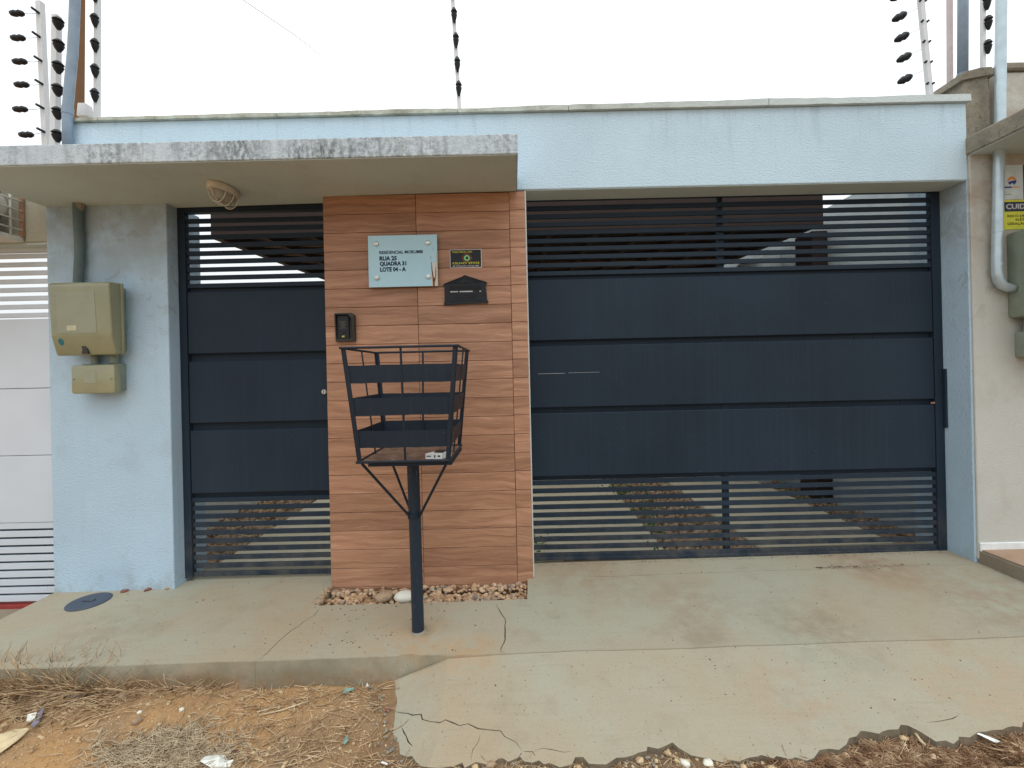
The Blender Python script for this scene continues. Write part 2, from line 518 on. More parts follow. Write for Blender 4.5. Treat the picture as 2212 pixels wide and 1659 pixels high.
MT['white_print'] = simple('white_print', lin(214, 212, 214), 0.5)
MT['yellow_print'] = simple('yellow_print', lin(206, 206, 52), 0.5)
MT['red_print'] = simple('red_print', lin(196, 72, 58), 0.5)
MT['green_print'] = simple('green_print', lin(126, 196, 130), 0.5)
MT['black'] = simple('black_cast_iron', lin(32, 35, 40), 0.5, 0, 0.15, 30, 0.2)
MT['black_plastic'] = simple('black_plastic', lin(30, 33, 38), 0.42, 0, 0.12)
MT['dark_plastic'] = simple('brownish_black_plastic', lin(56, 52, 48), 0.5)
MT['pale_yellow'] = simple('worn_yellow_mark', lin(196, 190, 110), 0.6)
MT['grille'] = simple('dull_speaker_slot', lin(120, 118, 96), 0.6)
MT['flap'] = simple('worn_metal_flap', lin(176, 178, 178), 0.5, 0.2)
MT['manhole'] = simple('slate_plastic_lid', lin(74, 82, 96), 0.55, 0, 0.12, 10, 0.2)
MT['card_white'] = simple('white_card', lin(226, 228, 222), 0.8)
MT['card_cream'] = simple('cream_cardboard', lin(206, 188, 152), 0.9)
MT['ink_blue'] = simple('dark_ink', lin(52, 60, 84), 0.7)
MT['plastic_blue'] = simple('blue_plastic_film', lin(60, 90, 150), 0.4)
MT['plastic_teal'] = simple('teal_plastic_scrap', lin(120, 156, 146), 0.5)
MT['plastic_grey'] = simple('grey_foil', lin(120, 116, 126), 0.4)
MT['stone_tan'] = rough_concrete('tan_sandstone', lin(150, 124, 100), lin(190, 166, 138))
MT['stone_red'] = simple('red_brown_stone', lin(128, 84, 72), 0.8, 0, 0.2, 40, 0.3)
MT['stone_white'] = simple('smooth_white_stone', lin(222, 220, 206), 0.5, 0, 0.06)
MT['stone_brown'] = simple('dark_brown_stone', lin(96, 72, 58), 0.8, 0, 0.2, 40, 0.3)
MT['terracotta'] = simple('terracotta', lin(150, 78, 58), 0.85, 0, 0.3, 20, 0.4)
MT['dark_wood'] = simple('dark_carport_timber', lin(56, 42, 36), 0.8)
MT['roof_under'] = simple('dark_roof_underside', lin(44, 34, 32), 0.9)
MT['sign_white'] = simple('white_sign_sheet', lin(206, 216, 218), 0.4)
MT['sign_blue'] = simple('blue_sign_panel', lin(52, 62, 140), 0.4)
MT['sign_navy'] = simple('navy_sign_panel', lin(36, 44, 64), 0.4)
MT['sign_yellow'] = simple('yellow_sign_sheet', lin(216, 214, 56), 0.4)
MT['sign_orange'] = simple('orange_print', lin(226, 150, 62), 0.4)
MT['sign_ink'] = simple('olive_black_print', lin(60, 62, 30), 0.5)
MT['skirting'] = simple('white_skirting_paint', lin(222, 226, 226), 0.6)
MT['ac_inner'] = simple('air_conditioner_casing', lin(120, 112, 104), 0.6)
MT['rust_bar'] = simple('rust_stained_bar', lin(160, 122, 98), 0.8, 0, 0.3, 50)

# ------------------------------------------------------------------ building helpers
ORG = {}
def tag(o, label=None, cat=None, group=None, kind=None):
    if label: o['label'] = label
    if cat: o['category'] = cat
    if group: o['group'] = group
    if kind: o['kind'] = kind
    return o

def thing(name, loc, label, cat, group=None):
    o = bpy.data.objects.new(name, None)
    o.empty_display_size = 0.1
    COL.objects.link(o)
    o.location = loc
    ORG[o.name] = Vector(loc)
    return tag(o, label, cat, group)

def fin(bm, name, mat, parent=None, smooth=False, origin=None, angle=None):
    bmesh.ops.recalc_face_normals(bm, faces=bm.faces[:])
    if parent is not None:
        og = ORG[parent.name]
    elif origin is not None:
        og = Vector(origin)
    else:
        xs = [v.co for v in bm.verts]
        lo = Vector((min(c.x for c in xs), min(c.y for c in xs), min(c.z for c in xs)))
        hi = Vector((max(c.x for c in xs), max(c.y for c in xs), max(c.z for c in xs)))
        og = Vector(((lo.x + hi.x) / 2, (lo.y + hi.y) / 2, lo.z))
    bmesh.ops.translate(bm, verts=bm.verts[:], vec=-og)
    me = bpy.data.meshes.new(name)
    bm.to_mesh(me)
    bm.free()
    if smooth:
        for p in me.polygons:
            p.use_smooth = True
        if angle:
            me.set_sharp_from_angle(angle=R(angle))
    me.materials.append(MT[mat])
    o = bpy.data.objects.new(name, me)
    COL.objects.link(o)
    if parent is not None:
        o.parent = parent
    else:
        o.location = og
    ORG[o.name] = og
    return o

def inst(me, name, centre, parent, mat=None):
    o = bpy.data.objects.new(name, me)
    COL.objects.link(o)
    o.parent = parent
    o.location = Vector(centre) - ORG[parent.name]
    ORG[o.name] = Vector(centre)
    return o

def mesh_of(bm, name, mat, smooth=False):
    bmesh.ops.recalc_face_normals(bm, faces=bm.faces[:])
    me = bpy.data.meshes.new(name)
    bm.to_mesh(me)
    bm.free()
    if smooth:
        for p in me.polygons:
            p.use_smooth = True
        me.set_sharp_from_angle(angle=R(40))
    me.materials.append(MT[mat])
    return me

def box(bm, x0, x1, y0, y1, z0, z1, bev=0.0, seg=1):
    m = Matrix.Translation(((x0 + x1) / 2, (y0 + y1) / 2, (z0 + z1) / 2)) @ Matrix.Diagonal((abs(x1 - x0), abs(y1 - y0), abs(z1 - z0), 1))
    r = bmesh.ops.create_cube(bm, size=1.0, matrix=m)
    if bev:
        es = list({e for v in r['verts'] for e in v.link_edges})
        bmesh.ops.bevel(bm, geom=es, offset=bev, segments=seg, profile=0.5, affect='EDGES')
    return bm

def hexa(bm, c8, bev=0.0):
    """eight corners: bottom ring of four, top ring of four"""
    v = [bm.verts.new(p) for p in c8]
    fs = [(0, 3, 2, 1), (4, 5, 6, 7), (0, 1, 5, 4), (1, 2, 6, 5), (2, 3, 7, 6), (3, 0, 4, 7)]
    for f in fs:
        bm.faces.new([v[i] for i in f])
    if bev:
        es = list({e for q in v for e in q.link_edges})
        bmesh.ops.bevel(bm, geom=es, offset=bev, segments=2, profile=0.5, affect='EDGES')
    return bm

def tube(bm, pts, r, seg=8, caps=True, rot=0.0):
    pts = [Vector(p) for p in pts]
    rs = r if isinstance(r, (list, tuple)) else [r] * len(pts)
    rings = []
    up = None
    for i, p in enumerate(pts):
        a = pts[max(0, i - 1)]
        b = pts[min(len(pts) - 1, i + 1)]
        d = (b - a).normalized()
        if up is None:
            up = d.orthogonal() if abs(d.z) < 0.9 else Vector((1, 0, 0))
        side = d.cross(up).normalized()
        up = side.cross(d).normalized()
        ring = []
        for k in range(seg):
            t = 2 * math.pi * k / seg + rot
            ring.append(bm.verts.new(p + (side * math.cos(t) + up * math.sin(t)) * rs[i]))
        rings.append(ring)
    for i in range(len(rings) - 1):
        for k in range(seg):
            bm.faces.new([rings[i][k], rings[i][(k + 1) % seg], rings[i + 1][(k + 1) % seg], rings[i + 1][k]])
    if caps:
        bm.faces.new(list(reversed(rings[0])))
        bm.faces.new(rings[-1])
    return bm

def lathe(bm, centre, prof, axis='Z', seg=16, sx=1.0, sy=1.0):
    """prof: (radius, height) along the axis"""
    rings = []
    for r, h in prof:
        ring = []
        for k in range(seg):
            t = 2 * math.pi * k / seg
            a, b = r * math.cos(t) * sx, r * math.sin(t) * sy
            co = {'Z': (a, b, h), 'Y': (a, h, b), 'X': (h, a, b)}[axis]
            ring.append(bm.verts.new(Vector(centre) + Vector(co)))
        rings.append(ring)
    for i in range(len(rings) - 1):
        for k in range(seg):
            bm.faces.new([rings[i][k], rings[i][(k + 1) % seg], rings[i + 1][(k + 1) % seg], rings[i + 1][k]])
    bm.faces.new(rings[0])
    bm.faces.new(rings[-1])
    return bm

def prism_y(bm, pts, y0, y1):
    """outline in x,z extruded along y"""
    a = [bm.verts.new((x, y0, z)) for x, z in pts]
    b = [bm.verts.new((x, y1, z)) for x, z in pts]
    bm.faces.new(a)
    bm.faces.new(list(reversed(b)))
    n = len(pts)
    for i in range(n):
        bm.faces.new([a[i], b[i], b[(i + 1) % n], a[(i + 1) % n]])
    return bm

def prism_z(bm, pts, z0, z1):
    a = [bm.verts.new((x, y, z0)) for x, y in pts]
    b = [bm.verts.new((x, y, z1)) for x, y in pts]
    bm.faces.new(a)
    bm.faces.new(list(reversed(b)))
    n = len(pts)
    for i in range(n):
        bm.faces.new([a[i], b[i], b[(i + 1) % n], a[(i + 1) % n]])
    return bm

def bmnew():
    return bmesh.new()

def text(body, x, z, y, w, h, mat, parent, name='lettering', bold=0.0, align='L', deep=0.0012, tilt=0.0, narrow=None):
    """lettering standing on a wall: left edge x (or centre), baseline z, face at y; w and h of the whole line"""
    cu = bpy.data.curves.new('t', 'FONT')
    cu.body = body
    cu.size = 1.0
    cu.offset = bold
    cu.extrude = 0.0
    cu.resolution_u = 3
    ob = bpy.data.objects.new('t', cu)
    COL.objects.link(ob)
    bpy.context.view_layer.update()
    me0 = bpy.data.meshes.new_from_object(ob)
    bpy.data.objects.remove(ob)
    bm = bmesh.new()
    bm.from_mesh(me0)
    xs = [v.co.x for v in bm.verts]
    ys = [v.co.y for v in bm.verts]
    x0, x1 = min(xs), max(xs)
    base, top = 0.0, 0.7
    sx = w / (x1 - x0)
    sy = h / (top - base)
    left = x if align == 'L' else x - w / 2
    for v in bm.verts:
        X = left + (v.co.x - x0) * sx
        Z = z + (v.co.y - base) * sy + (X - left) * tilt
        v.co = Vector((X, y, Z))
    r = bmesh.ops.extrude_face_region(bm, geom=bm.faces[:])
    bmesh.ops.translate(bm, verts=[g for g in r['geom'] if isinstance(g, bmesh.types.BMVert)], vec=(0, -deep, 0))
    return fin(bm, name, mat, parent)

class Soup:
    def __init__(s):
        s.v = []; s.f = []
    def add(s, vs, fs):
        o = len(s.v)
        s.v += vs
        s.f += [tuple(i + o for i in f) for f in fs]
    def obj(s, name, mat, label, cat, smooth=True, kind='stuff', parent=None):
        me = bpy.data.meshes.new(name)
        me.from_pydata([tuple(p) for p in s.v], [], s.f)
        if smooth:
            for p in me.polygons:
                p.use_smooth = True
        me.materials.append(MT[mat])
        o = bpy.data.objects.new(name, me)
        COL.objects.link(o)
        if parent:
            o.parent = parent
            o.location = -ORG[parent.name]
        return tag(o, label, cat, None, kind)

_b = bmesh.new(); bmesh.ops.create_icosphere(_b, subdivisions=1, radius=1.0)
_b.verts.ensure_lookup_table()
ICO_V = [v.co.copy() for v in _b.verts]; ICO_F = [tuple(v.index for v in f.verts) for f in _b.faces]
_b.free()
def pebble(sp, c, r, flat=0.7, rng=random):
    rot = Matrix.Rotation(rng.random() * 6.28, 3, 'Z') @ Matrix.Rotation(rng.uniform(-.5, .5), 3, 'X')
    s = Vector((rng.uniform(.75, 1.35), rng.uniform(.7, 1.1), flat * rng.uniform(.7, 1.1))) * r
    sd = rng.random() * 50
    vs = []
    for v in ICO_V:
        k = 1 + 0.28 * noise.noise(v * 1.4 + Vector((sd, sd, sd)))
        vs.append(Vector(c) + rot @ Vector((v.x * s.x * k, v.y * s.y * k, v.z * s.z * k)))
    sp.add(vs, ICO_F)

def stalk(sp, p, d, length, r, bend=0.3, segs=3, rng=random):
    p = Vector(p); d = Vector(d).normalized()
    side = d.orthogonal().normalized()
    curve = Vector((rng.uniform(-1, 1), rng.uniform(-1, 1), rng.uniform(-1.2, .5))) * bend
    vs = []
    q = p.copy()
    for i in range(segs + 1):
        t = i / segs
        rr = r * (1 - 0.55 * t)
        dd = (d + curve * t).normalized()
        a = dd.orthogonal().normalized()
        b = dd.cross(a)
        for k in range(3):
            th = 2.094 * k
            vs.append(q + (a * math.cos(th) + b * math.sin(th)) * rr)
        q = q + dd * (length / segs)
        if i < segs and rng.random() < .25:
            curve = curve + Vector((rng.uniform(-1, 1), rng.uniform(-1, 1), rng.uniform(-.6, .6))) * bend
    fs = []
    for i in range(segs):
        for k in range(3):
            fs.append((i * 3 + k, i * 3 + (k + 1) % 3, (i + 1) * 3 + (k + 1) % 3, (i + 1) * 3 + k))
    sp.add(vs, fs)

def sheet(outline, holes, zf, thick, step=0.12, extra=None):
    """a slab with a given outline, holes and cracks cut right through; top follows zf"""
    polys = [outline] + holes
    vs, faces = [], []
    for p in polys:
        s = len(vs)
        vs += [Vector((a, b)) for a, b in p]
        faces.append(list(range(s, s + len(p))))
    xs = [p[0] for p in outline]; ys = [p[1] for p in outline]
    x = min(xs) + step / 2
    while x < max(xs):
        y = min(ys) + step / 2
        while y < max(ys):
            vs.append(Vector((x + random.uniform(-.02, .02), y + random.uniform(-.02, .02))))
            y += step
        x += step
    ed = []
    for f in faces:
        ed += [(f[i], f[(i + 1) % len(f)]) for i in range(len(f))]
    ov, oe, of, _, _, _ = geometry.delaunay_2d_cdt(vs, ed, [], 0, 1e-5, True)
    boxes = [(min(p[0] for p in q), max(p[0] for p in q), min(p[1] for p in q), max(p[1] for p in q), q) for q in polys]
    def inside(x, y, b):
        if x < b[0] or x > b[1] or y < b[2] or y > b[3]:
            return False
        q = b[4]
        r = False
        j = len(q) - 1
        for i in range(len(q)):
            if (q[i][1] > y) != (q[j][1] > y) and x < (q[j][0] - q[i][0]) * (y - q[i][1]) / (q[j][1] - q[i][1]) + q[i][0]:
                r = not r
            j = i
        return r
    bm = bmesh.new()
    bv = [bm.verts.new((v.x, v.y, zf(v.x, v.y))) for v in ov]
    for f in of:
        cx_ = sum(ov[i].x for i in f) / len(f)
        cy_ = sum(ov[i].y for i in f) / len(f)
        if inside(cx_, cy_, boxes[0]) and not any(inside(cx_, cy_, b) for b in boxes[1:]):
            bm.faces.new([bv[i] for i in f])
    for v in [v for v in bm.verts if not v.link_faces]:
        bm.verts.remove(v)
    be = [e for e in bm.edges if len(e.link_faces) == 1]
    r = bmesh.ops.extrude_edge_only(bm, edges=be)
    nv = [g for g in r['geom'] if isinstance(g, bmesh.types.BMVert)]
    for v in nv:
        v.co.z -= thick
    return bm

def crack(pts, w, jag=0.004):
    """a thin closed polygon along a polyline, tapering to both ends"""
    fine = []
    for (a, b) in zip(pts[:-1], pts[1:]):
        a, b = Vector(a), Vector(b)
        n = max(1, int((b - a).length / 0.03))
        for i in range(n):
            p = a.lerp(b, i / n)
            fine.append(p + Vector((random.uniform(-jag, jag), random.uniform(-jag, jag))))
    fine.append(Vector(pts[-1]))
    L, Rr = [], []
    n = len(fine)
    for i, p in enumerate(fine):
        d = (fine[min(n - 1, i + 1)] - fine[max(0, i - 1)])
        if d.length < 1e-6:
            continue
        d.normalize()
        nrm = Vector((-d.y, d.x))
        t = i / (n - 1)
        k = w * 0.5 * (0.25 + 0.75 * min(1, min(t, 1 - t) * 6)) * random.uniform(0.65, 1.35)
        L.append(tuple(p + nrm * k)); Rr.append(tuple(p - nrm * k))
    return L + list(reversed(Rr))

# ================================================================== THE SETTING
# ground: one sheet out to the horizon, fine where the photo looks
gx = [-120, -60, -30, -15, -8, -5] + [-3.6 + 0.035 * i for i in range(207)] + [5, 8, 15, 30, 60, 120]
gy = [-120, -60, -30, -15, -8, -5, -3.2, -2.2, -1.8] + [-1.6 + 0.03 * i for i in range(32)] + [-0.6, 0, 2, 8, 20, 60, 120]
bm = bmnew()
vv = [[bm.verts.new((x, y, zsoil(x, y) if y < 0.5 else -0.16)) for y in gy] for x in gx]
for i in range(len(gx) - 1):
    for j in range(len(gy) - 1):
        bm.faces.new([vv[i][j], vv[i + 1][j], vv[i + 1][j + 1], vv[i][j + 1]])
tag(fin(bm, 'ground', 'soil', origin=(0, 0, 0), smooth=True), kind='structure')

# sidewalk with its gravel-bed cut-out, joints and cracks
def pp(l, crop, zf=zpave):
    ox, oy, s = crop
    return [tuple(on(ox + s * a, oy + s * b, zf)[:2]) for a, b in l]
C2 = (474.4, 1287.7, 0.2451)
C3 = (948.8, 1287.7, 0.3064)
C6 = (813.2, 1491.0, 0.2757)
FULL = (0, 0, 1)
BED = [(-1.165, -0.008), (-1.165, -0.10), (-1.150, -0.255), (-0.6, -0.262), (0.042, -0.258), (0.050, -0.06), (0.050, -0.008)]
cr_E = crack(pp([(405, 52), (410, 80), (470, 160), (460, 300), (435, 385), (465, 404)], C3), 0.0055)
cr_F = crack(pp([(895, 92), (830, 170), (740, 230), (610, 320), (540, 380), (480, 440), (430, 490), (350, 560), (290, 592)], C2), 0.004)
j_gate = crack(pp([(1160, 1243), (1240, 1244), (1330, 1245), (1440, 1240), (1560, 1236), (1700, 1231), (1850, 1227), (2000, 1222), (2098, 1219)], FULL), 0.0045, 0.002)
j_ped = crack(pp([(402, 1262), (500, 1257), (600, 1251), (700, 1247)], FULL), 0.003, 0.002)
cr_s = crack(pp([(1230, 1228), (1300, 1236), (1330, 1242)], FULL), 0.002)
edge = []
x = -2.925
while x < 3.0:
    edge.append((x, -0.725 + 0.006 * noise.noise((x * 2.2, 0, 0)) + 0.004 * noise.noise((x * 13, 3, 0)) + (0.022 * max(0, 1 - abs(x + 0.52) / 0.07))))
    x += 0.06
pav = [(2.885, 0.32), (-2.925, 0.32)] + edge
pav = [(-2.925, 0.32)] + edge + [(2.99, 0.32)]
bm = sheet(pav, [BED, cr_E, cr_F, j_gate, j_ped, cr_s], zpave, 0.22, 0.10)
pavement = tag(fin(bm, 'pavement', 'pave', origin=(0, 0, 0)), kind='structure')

# driveway apron, broken at its street edge
apron_px = [(1962.7, 1567.6), (1920, 1575), (1898.5, 1586), (1858.8, 1580), (1834, 1595), (1828, 1610), (1791.5, 1618), (1761, 1628.7), (1758, 1638), (1706, 1639.4), (1644.8, 1631.8),
            (1616.7, 1637), (1561.6, 1647), (1515.6, 1634), (1491, 1631), (1451, 1601.8), (1420.7, 1615.5), (1377.8, 1624.8), (1347, 1637), (1310.4, 1649),
            (1243, 1637), (1233.8, 1649), (1209, 1657), (1132.6, 1643), (1086.7, 1637), (1056, 1652), (979.4, 1654), (948.8, 1660), (910.7, 1653), (891, 1631),
            (854, 1626), (851.9, 1579), (837, 1573), (839.6, 1533), (822, 1505), (826, 1486), (842, 1469), (876, 1449.5), (910.7, 1435.5), (985, 1420)]
right_px = [(2262, 1546), (2212, 1561.5), (2167.5, 1577), (2127.7, 1580), (2094, 1592), (2060.5, 1607), (2020.7, 1601)]
lo = [tuple(on(a, b, zramp)[:2]) for a, b in right_px + apron_px]
jag = []
for (a, b) in zip(lo[:-1], lo[1:]):
    a, b = Vector(a), Vector(b)
    n = max(1, int((b - a).length / 0.025))
    for i in range(n):
        p = a.lerp(b, i / n)
        k = 0.011 if i else 0.003
        jag.append((p.x + random.uniform(-k, k), p.y + random.uniform(-k, k)))
jag.append(lo[-1])
top = [(x, y - 0.0018) for x, y in edge if x > jag[-1][0] + 0.03]
jag = [(x, min(y, -0.731)) for x, y in jag]
outline = jag + top + [(2.99, -1.0)]
outline = list(reversed(outline))
cA = crack(pp([(105, 160), (240, 180), (345, 190), (365, 225), (415, 243), (500, 248), (545, 235), (660, 270), (715, 262), (800, 295), (870, 312), (968, 320), (1010, 355), (1090, 405), (1140, 472)], C6, zramp), 0.0042)
cA2 = crack(pp([(1150, 478), (1190, 474), (1220, 487), (1248, 522)], C6, zramp), 0.003)
cA3 = crack(pp([(1134, 482), (1128, 505), (1108, 530)], C6, zramp), 0.003)
cB = crack(pp([(1226, 470), (1290, 450), (1370, 455), (1470, 490), (1530, 478)], C6, zramp), 0.0025)
cC = crack(pp([(812, 350), (795, 415), (760, 470), (742, 545)], C6, zramp), 0.0025)
cD = crack(pp([(200, 285), (240, 360), (245, 400), (285, 440)], C6, zramp), 0.004)
cG = crack(pp([(2000, 1560), (2040, 1558), (2070, 1545)], FULL, zramp), 0.0025)
bm = sheet(outline, [cA, cA2, cA3, cB, cC, cD, cG], zramp, 0.085, 0.09)
tag(fin(bm, 'driveway_apron', 'pave', origin=(0, 0, 0)), kind='structure')

bm = bmnew()
box(bm, -6.5, -2.929, -0.72, 0.9, -0.30, -0.125, 0.006)
tag(fin(bm, 'neighbour_pavement', 'pave_low', origin=(0, 0, 0)), kind='structure')
bm = bmnew()
box(bm, 2.878, 6.5, -1.05, 0.0, -0.25, 0.155, 0.01, 2)
tag(fin(bm, 'neighbour_pavement', 'pave_low', origin=(0, 0, 0)), kind='structure')
bm = bmnew(); box(bm, 2.884, 6.5, -1.045, 0.0, 0.1555, 0.163, 0.003)
tag(fin(bm, 'neighbour_floor', 'pave_red', origin=(0, 0, 0)), kind='structure')
bm = bmnew()
# courtyard floor as strips with gravel beds between them
for (x0, x1) in [(-2.10, 1.04), (1.72, 2.70)]:
    box(bm, x0, x1, 0.324, 9.0, -0.20, 0.045, 0.004)
box(bm, -2.75, -2.104, 0.324, 9.0, -0.20, 0.0)
box(bm, 1.044, 1.716, 0.324, 9.0, -0.20, 0.0)
box(bm, 2.704, 3.02, 0.324, 9.0, -0.20, 0.0)
tag(fin(bm, 'courtyard_floor', 'yard', origin=(0, 0, 0)), kind='structure')

# ================================================================== FRONT WALL
W = thing('front_wall', (0, 0.08, 0), 'pale blue plastered front wall with canopy, tiled pier and two gate openings', 'wall')
bm = bmnew(); box(bm, -2.923, -2.167, 0.0, 0.30, -0.22, 2.462, 0.006, 2)
fin(bm, 'left_pillar', 'wall', W)
bm = bmnew(); box(bm, 2.866, 2.985, 0.002, 0.42, -0.22, 2.60, 0.004)
fin(bm, 'right_pillar', 'wall', W)
bm = bmnew(); box(bm, -2.747, 2.8715, 0.0, 0.172, 2.478, 2.962, 0.006, 2)
fin(bm, 'lintel', 'beam', W)
bm = bmnew(); box(bm, 0.093, 2.862, 0.006, 0.168, 2.474, 2.4772)
fin(bm, 'lintel_underside', 'soffit', W)
# canopy: its soffit is slightly out of level
bm = bmnew()
hexa(bm, [(-2.925, -0.53, 2.444), (0.041, -0.53, 2.446), (0.041, 0.086, 2.470), (-2.925, 0.086, 2.440),
          (-2.925, -0.53, 2.546), (0.041, -0.53, 2.549), (0.041, -0.002, 2.560), (-2.925, -0.002, 2.552)], 0.005)
cano = fin(bm, 'canopy', 'fascia', W)
bm = bmnew()
hexa(bm, [(-2.918, -0.523, 2.4405), (0.034, -0.523, 2.4425), (0.034, 0.080, 2.4665), (-2.918, 0.080, 2.4365),
          (-2.918, -0.523, 2.4460), (0.034, -0.523, 2.4480), (0.034, 0.080, 2.4720), (-2.918, 0.080, 2.4420)])
fin(bm, 'canopy_soffit', 'soffit', cano)
# coping pieces along the top
cx = [-2.77, -2.565, -1.45, -0.32, 0.372, 1.62, 2.885]
for a, b in zip(cx[:-1], cx[1:]):
    bm = bmnew()
    n = max(2, int((b - a) / 0.06))
    z0, z1 = 2.9625, 2.997
    rings = []
    for i in range(n + 1):
        xx = a + 0.002 + (b - a - 0.004) * i / n
        lift = 0.008 * noise.noise((xx * 2.1, 0, 0)) + 0.004 * noise.noise((xx * 17, 1, 0)) + 0.006 * (xx > 0.4) + 0.010 * (xx / 3.0)
        fr = -0.022 + 0.005 * noise.noise((xx * 9, 5, 0))
        rings.append([bm.verts.new((xx, fr, z0 + 0.002 * noise.noise((xx * 20, 7, 0)))), bm.verts.new((xx, fr + 0.003, z1 + lift - 0.006)), bm.verts.new((xx, fr + 0.015, z1 + lift)),
                      bm.verts.new((xx, 0.19, z1 + lift)), bm.verts.new((xx, 0.19, z0))])
    for p, q in zip(rings[:-1], rings[1:]):
        for k in range(5):
            bm.faces.new([p[k], p[(k + 1) % 5], q[(k + 1) % 5], q[k]])
    bm.faces.new(rings[0]); bm.faces.new(list(reversed(rings[-1])))
    fin(bm, 'coping_stone', 'coping', W)
# pier clad in wood-look tiles
bm = bmnew(); box(bm, -1.1765, 0.0945, 0.003, 0.162, -0.22, 2.474, 0.003)
pier = fin(bm, 'pier', 'white_wall', W)
bm = bmnew(); box(bm, -1.166, 0.0845, -0.0135, 0.001, -0.12, 2.468)
fin(bm, 'grout', 'grout', pier)
cols = [(-1.1715, -0.5955), (-0.5930, -0.0130), (-0.0105, 0.0868)]
PITCH = 0.1161
zj = 1.5275
cache = {}
for ci, (x0, x1) in enumerate(cols):
    for k in range(-14, 8):
        z0 = zj + PITCH * k + 0.0012 + (0.004 if ci == 2 else 0)
        z1 = z0 + PITCH - 0.0024
        z0 = max(z0, -0.10)
        z1 = min(z1, 2.468 if ci != 2 else 2.473)
        key = (ci, round(z1 - z0, 3))
        if key not in cache:
            hw, hh = (x1 - x0) / 2, (z1 - z0) / 2
            cache[key] = mesh_of(box(bmnew(), -hw, hw, -0.008, 0.008, -hh, hh, 0.0016), 'tile', 'tile')
        inst(cache[key], 'tile', ((x0 + x1) / 2 + random.uniform(-.0004, .0004), -0.0155 + random.uniform(-.0006, .0006), (z0 + z1) / 2), pier)

# ================================================================== PEDESTRIAN GATE
G = thing('pedestrian_gate', (-1.67, 0.105, 0.05), 'narrow dark navy steel pedestrian gate under the canopy beside the tiled pier', 'gate')
bm = bmnew()
box(bm, -2.166, -2.118, 0.088, 0.128, 0.045, 2.52, 0.002)
box(bm, -2.117, -1.1695, 0.088, 0.128, 2.414, 2.50, 0.002)
fin(bm, 'frame', 'gate', G)
bm = bmnew(); box(bm, -2.117, -1.1695, 0.122, 0.128, 0.56, 1.95)
fin(bm, 'backing_sheet', 'gate', G)
for (z0, z1) in [(1.499, 1.900), (1.049, 1.449), (0.594, 1.001)]:
    bm = bmnew(); box(bm, -2.112, -1.1700, 0.088, 0.1035, z0, z1, 0.004)
    fin(bm, 'panel', 'gate', G)
ms = mesh_of(box(bmnew(), -0.4725, 0.4725, -0.0095, 0.0095, -0.0145, 0.0145, 0.002), 'slat', 'gate')
for k in range(9):
    inst(ms, 'slat', (-1.642, 0.106, 2.3635 - 0.0528 * k - 0.0), G)
for k in range(10):
    inst(ms, 'slat', (-1.642, 0.106, 0.548 - 0.0535 * k), G)
bm = bmnew(); lathe(bm, (-1.235, 0.085, 1.235), [(0.017, 0.0), (0.017, -0.006), (0.012, -0.011)], 'Y', 16)
lk = fin(bm, 'lock', 'steel', G, True, angle=40)
bm = bmnew(); box(bm, -1.237, -1.233, 0.071, 0.0735, 1.228, 1.242)
fin(bm, 'keyhole', 'black', lk)

# ================================================================== CAR GATE
G = thing('car_gate', (1.43, 0.2, 0.06), 'wide dark navy steel sliding car gate with slatted top and bottom', 'gate')
GY = 0.178
bm = bmnew()
box(bm, 2.806, 2.864, GY, GY + 0.04, 0.075, 2.60, 0.002)
box(bm, -0.2, 2.8055, GY, GY + 0.04, 2.481, 2.60, 0.002)
fin(bm, 'frame', 'gate', G)
bm = bmnew(); box(bm, -0.2, 2.8055, GY + 0.034, GY + 0.040, 0.60, 2.002)
fin(bm, 'backing_sheet', 'gate', G)
for (z0, z1) in [(1.541, 1.945), (1.092, 1.502), (0.632, 1.053)]:
    bm = bmnew(); box(bm, -0.2, 2.800, GY, GY + 0.0155, z0, z1, 0.004)
    fin(bm, 'panel', 'gate', G)
ms = mesh_of(box(bmnew(), -1.5025, 1.5025, -0.0095, 0.0095, -0.0148, 0.0148, 0.002), 'slat', 'gate')
for k in range(9):
    inst(ms, 'slat', (1.3025, GY + 0.018, 2.428 - 0.0548 * k), G)
for k in range(10):
    inst(ms, 'slat', (1.3025, GY + 0.018, 0.586 - 0.0540 * k), G)
bm = bmnew(); box(bm, -0.2, 2.805, GY + 0.001, GY + 0.036, 0.068, 0.088, 0.002)
fin(bm, 'bottom_rail', 'gate', G)
bm = bmnew(); box(bm, 1.392, 1.428, GY + 0.030, GY + 0.065, 0.08, 2.60, 0.002)
fin(bm, 'stile', 'gate', G)
bm = bmnew(); box(bm, 2.853, 2.865, GY - 0.024, GY - 0.001, 0.90, 1.292, 0.003)
fin(bm, 'striker_channel', 'gate', G)
bm = bmnew(); box(bm, 2.772, 2.800, GY - 0.003, GY - 0.0005, 1.060, 1.072, 0.001)
fin(bm, 'latch_plate', 'rust_bar', G)
for zz, xs_ in ((1.521, (0.42, 1.10, 1.62, 2.30, 2.42)), (1.072, (0.30, 0.95, 1.85, 2.60)), (0.612, (0.5, 1.2, 2.1))):
    for xx in xs_:
        bm = bmnew(); box(bm, xx, xx + 0.006, GY + 0.0300, GY + 0.0338, zz - 0.017, zz + 0.017, 0.001)
        fin(bm, 'weld_bead', 'post', G)
for (xa, xb, za, zb) in ((0.155, 0.335, 1.318, 1.322), (0.36, 0.565, 1.3205, 1.3235)):
    bm = bmnew(); bm.faces.new([bm.verts.new(p) for p in ((xa, GY - 0.0007, za), (xb, GY - 0.0007, za + 0.001), (xb, GY - 0.0007, zb - 0.0008), (xa, GY - 0.0007, za + 0.0016))])
    fin(bm, 'scratch', 'flap', G)
bm = bmnew()
tube(bm, [(0.3, 0.216, 0.052), (2.86, 0.216, 0.078)], 0.012, 6)
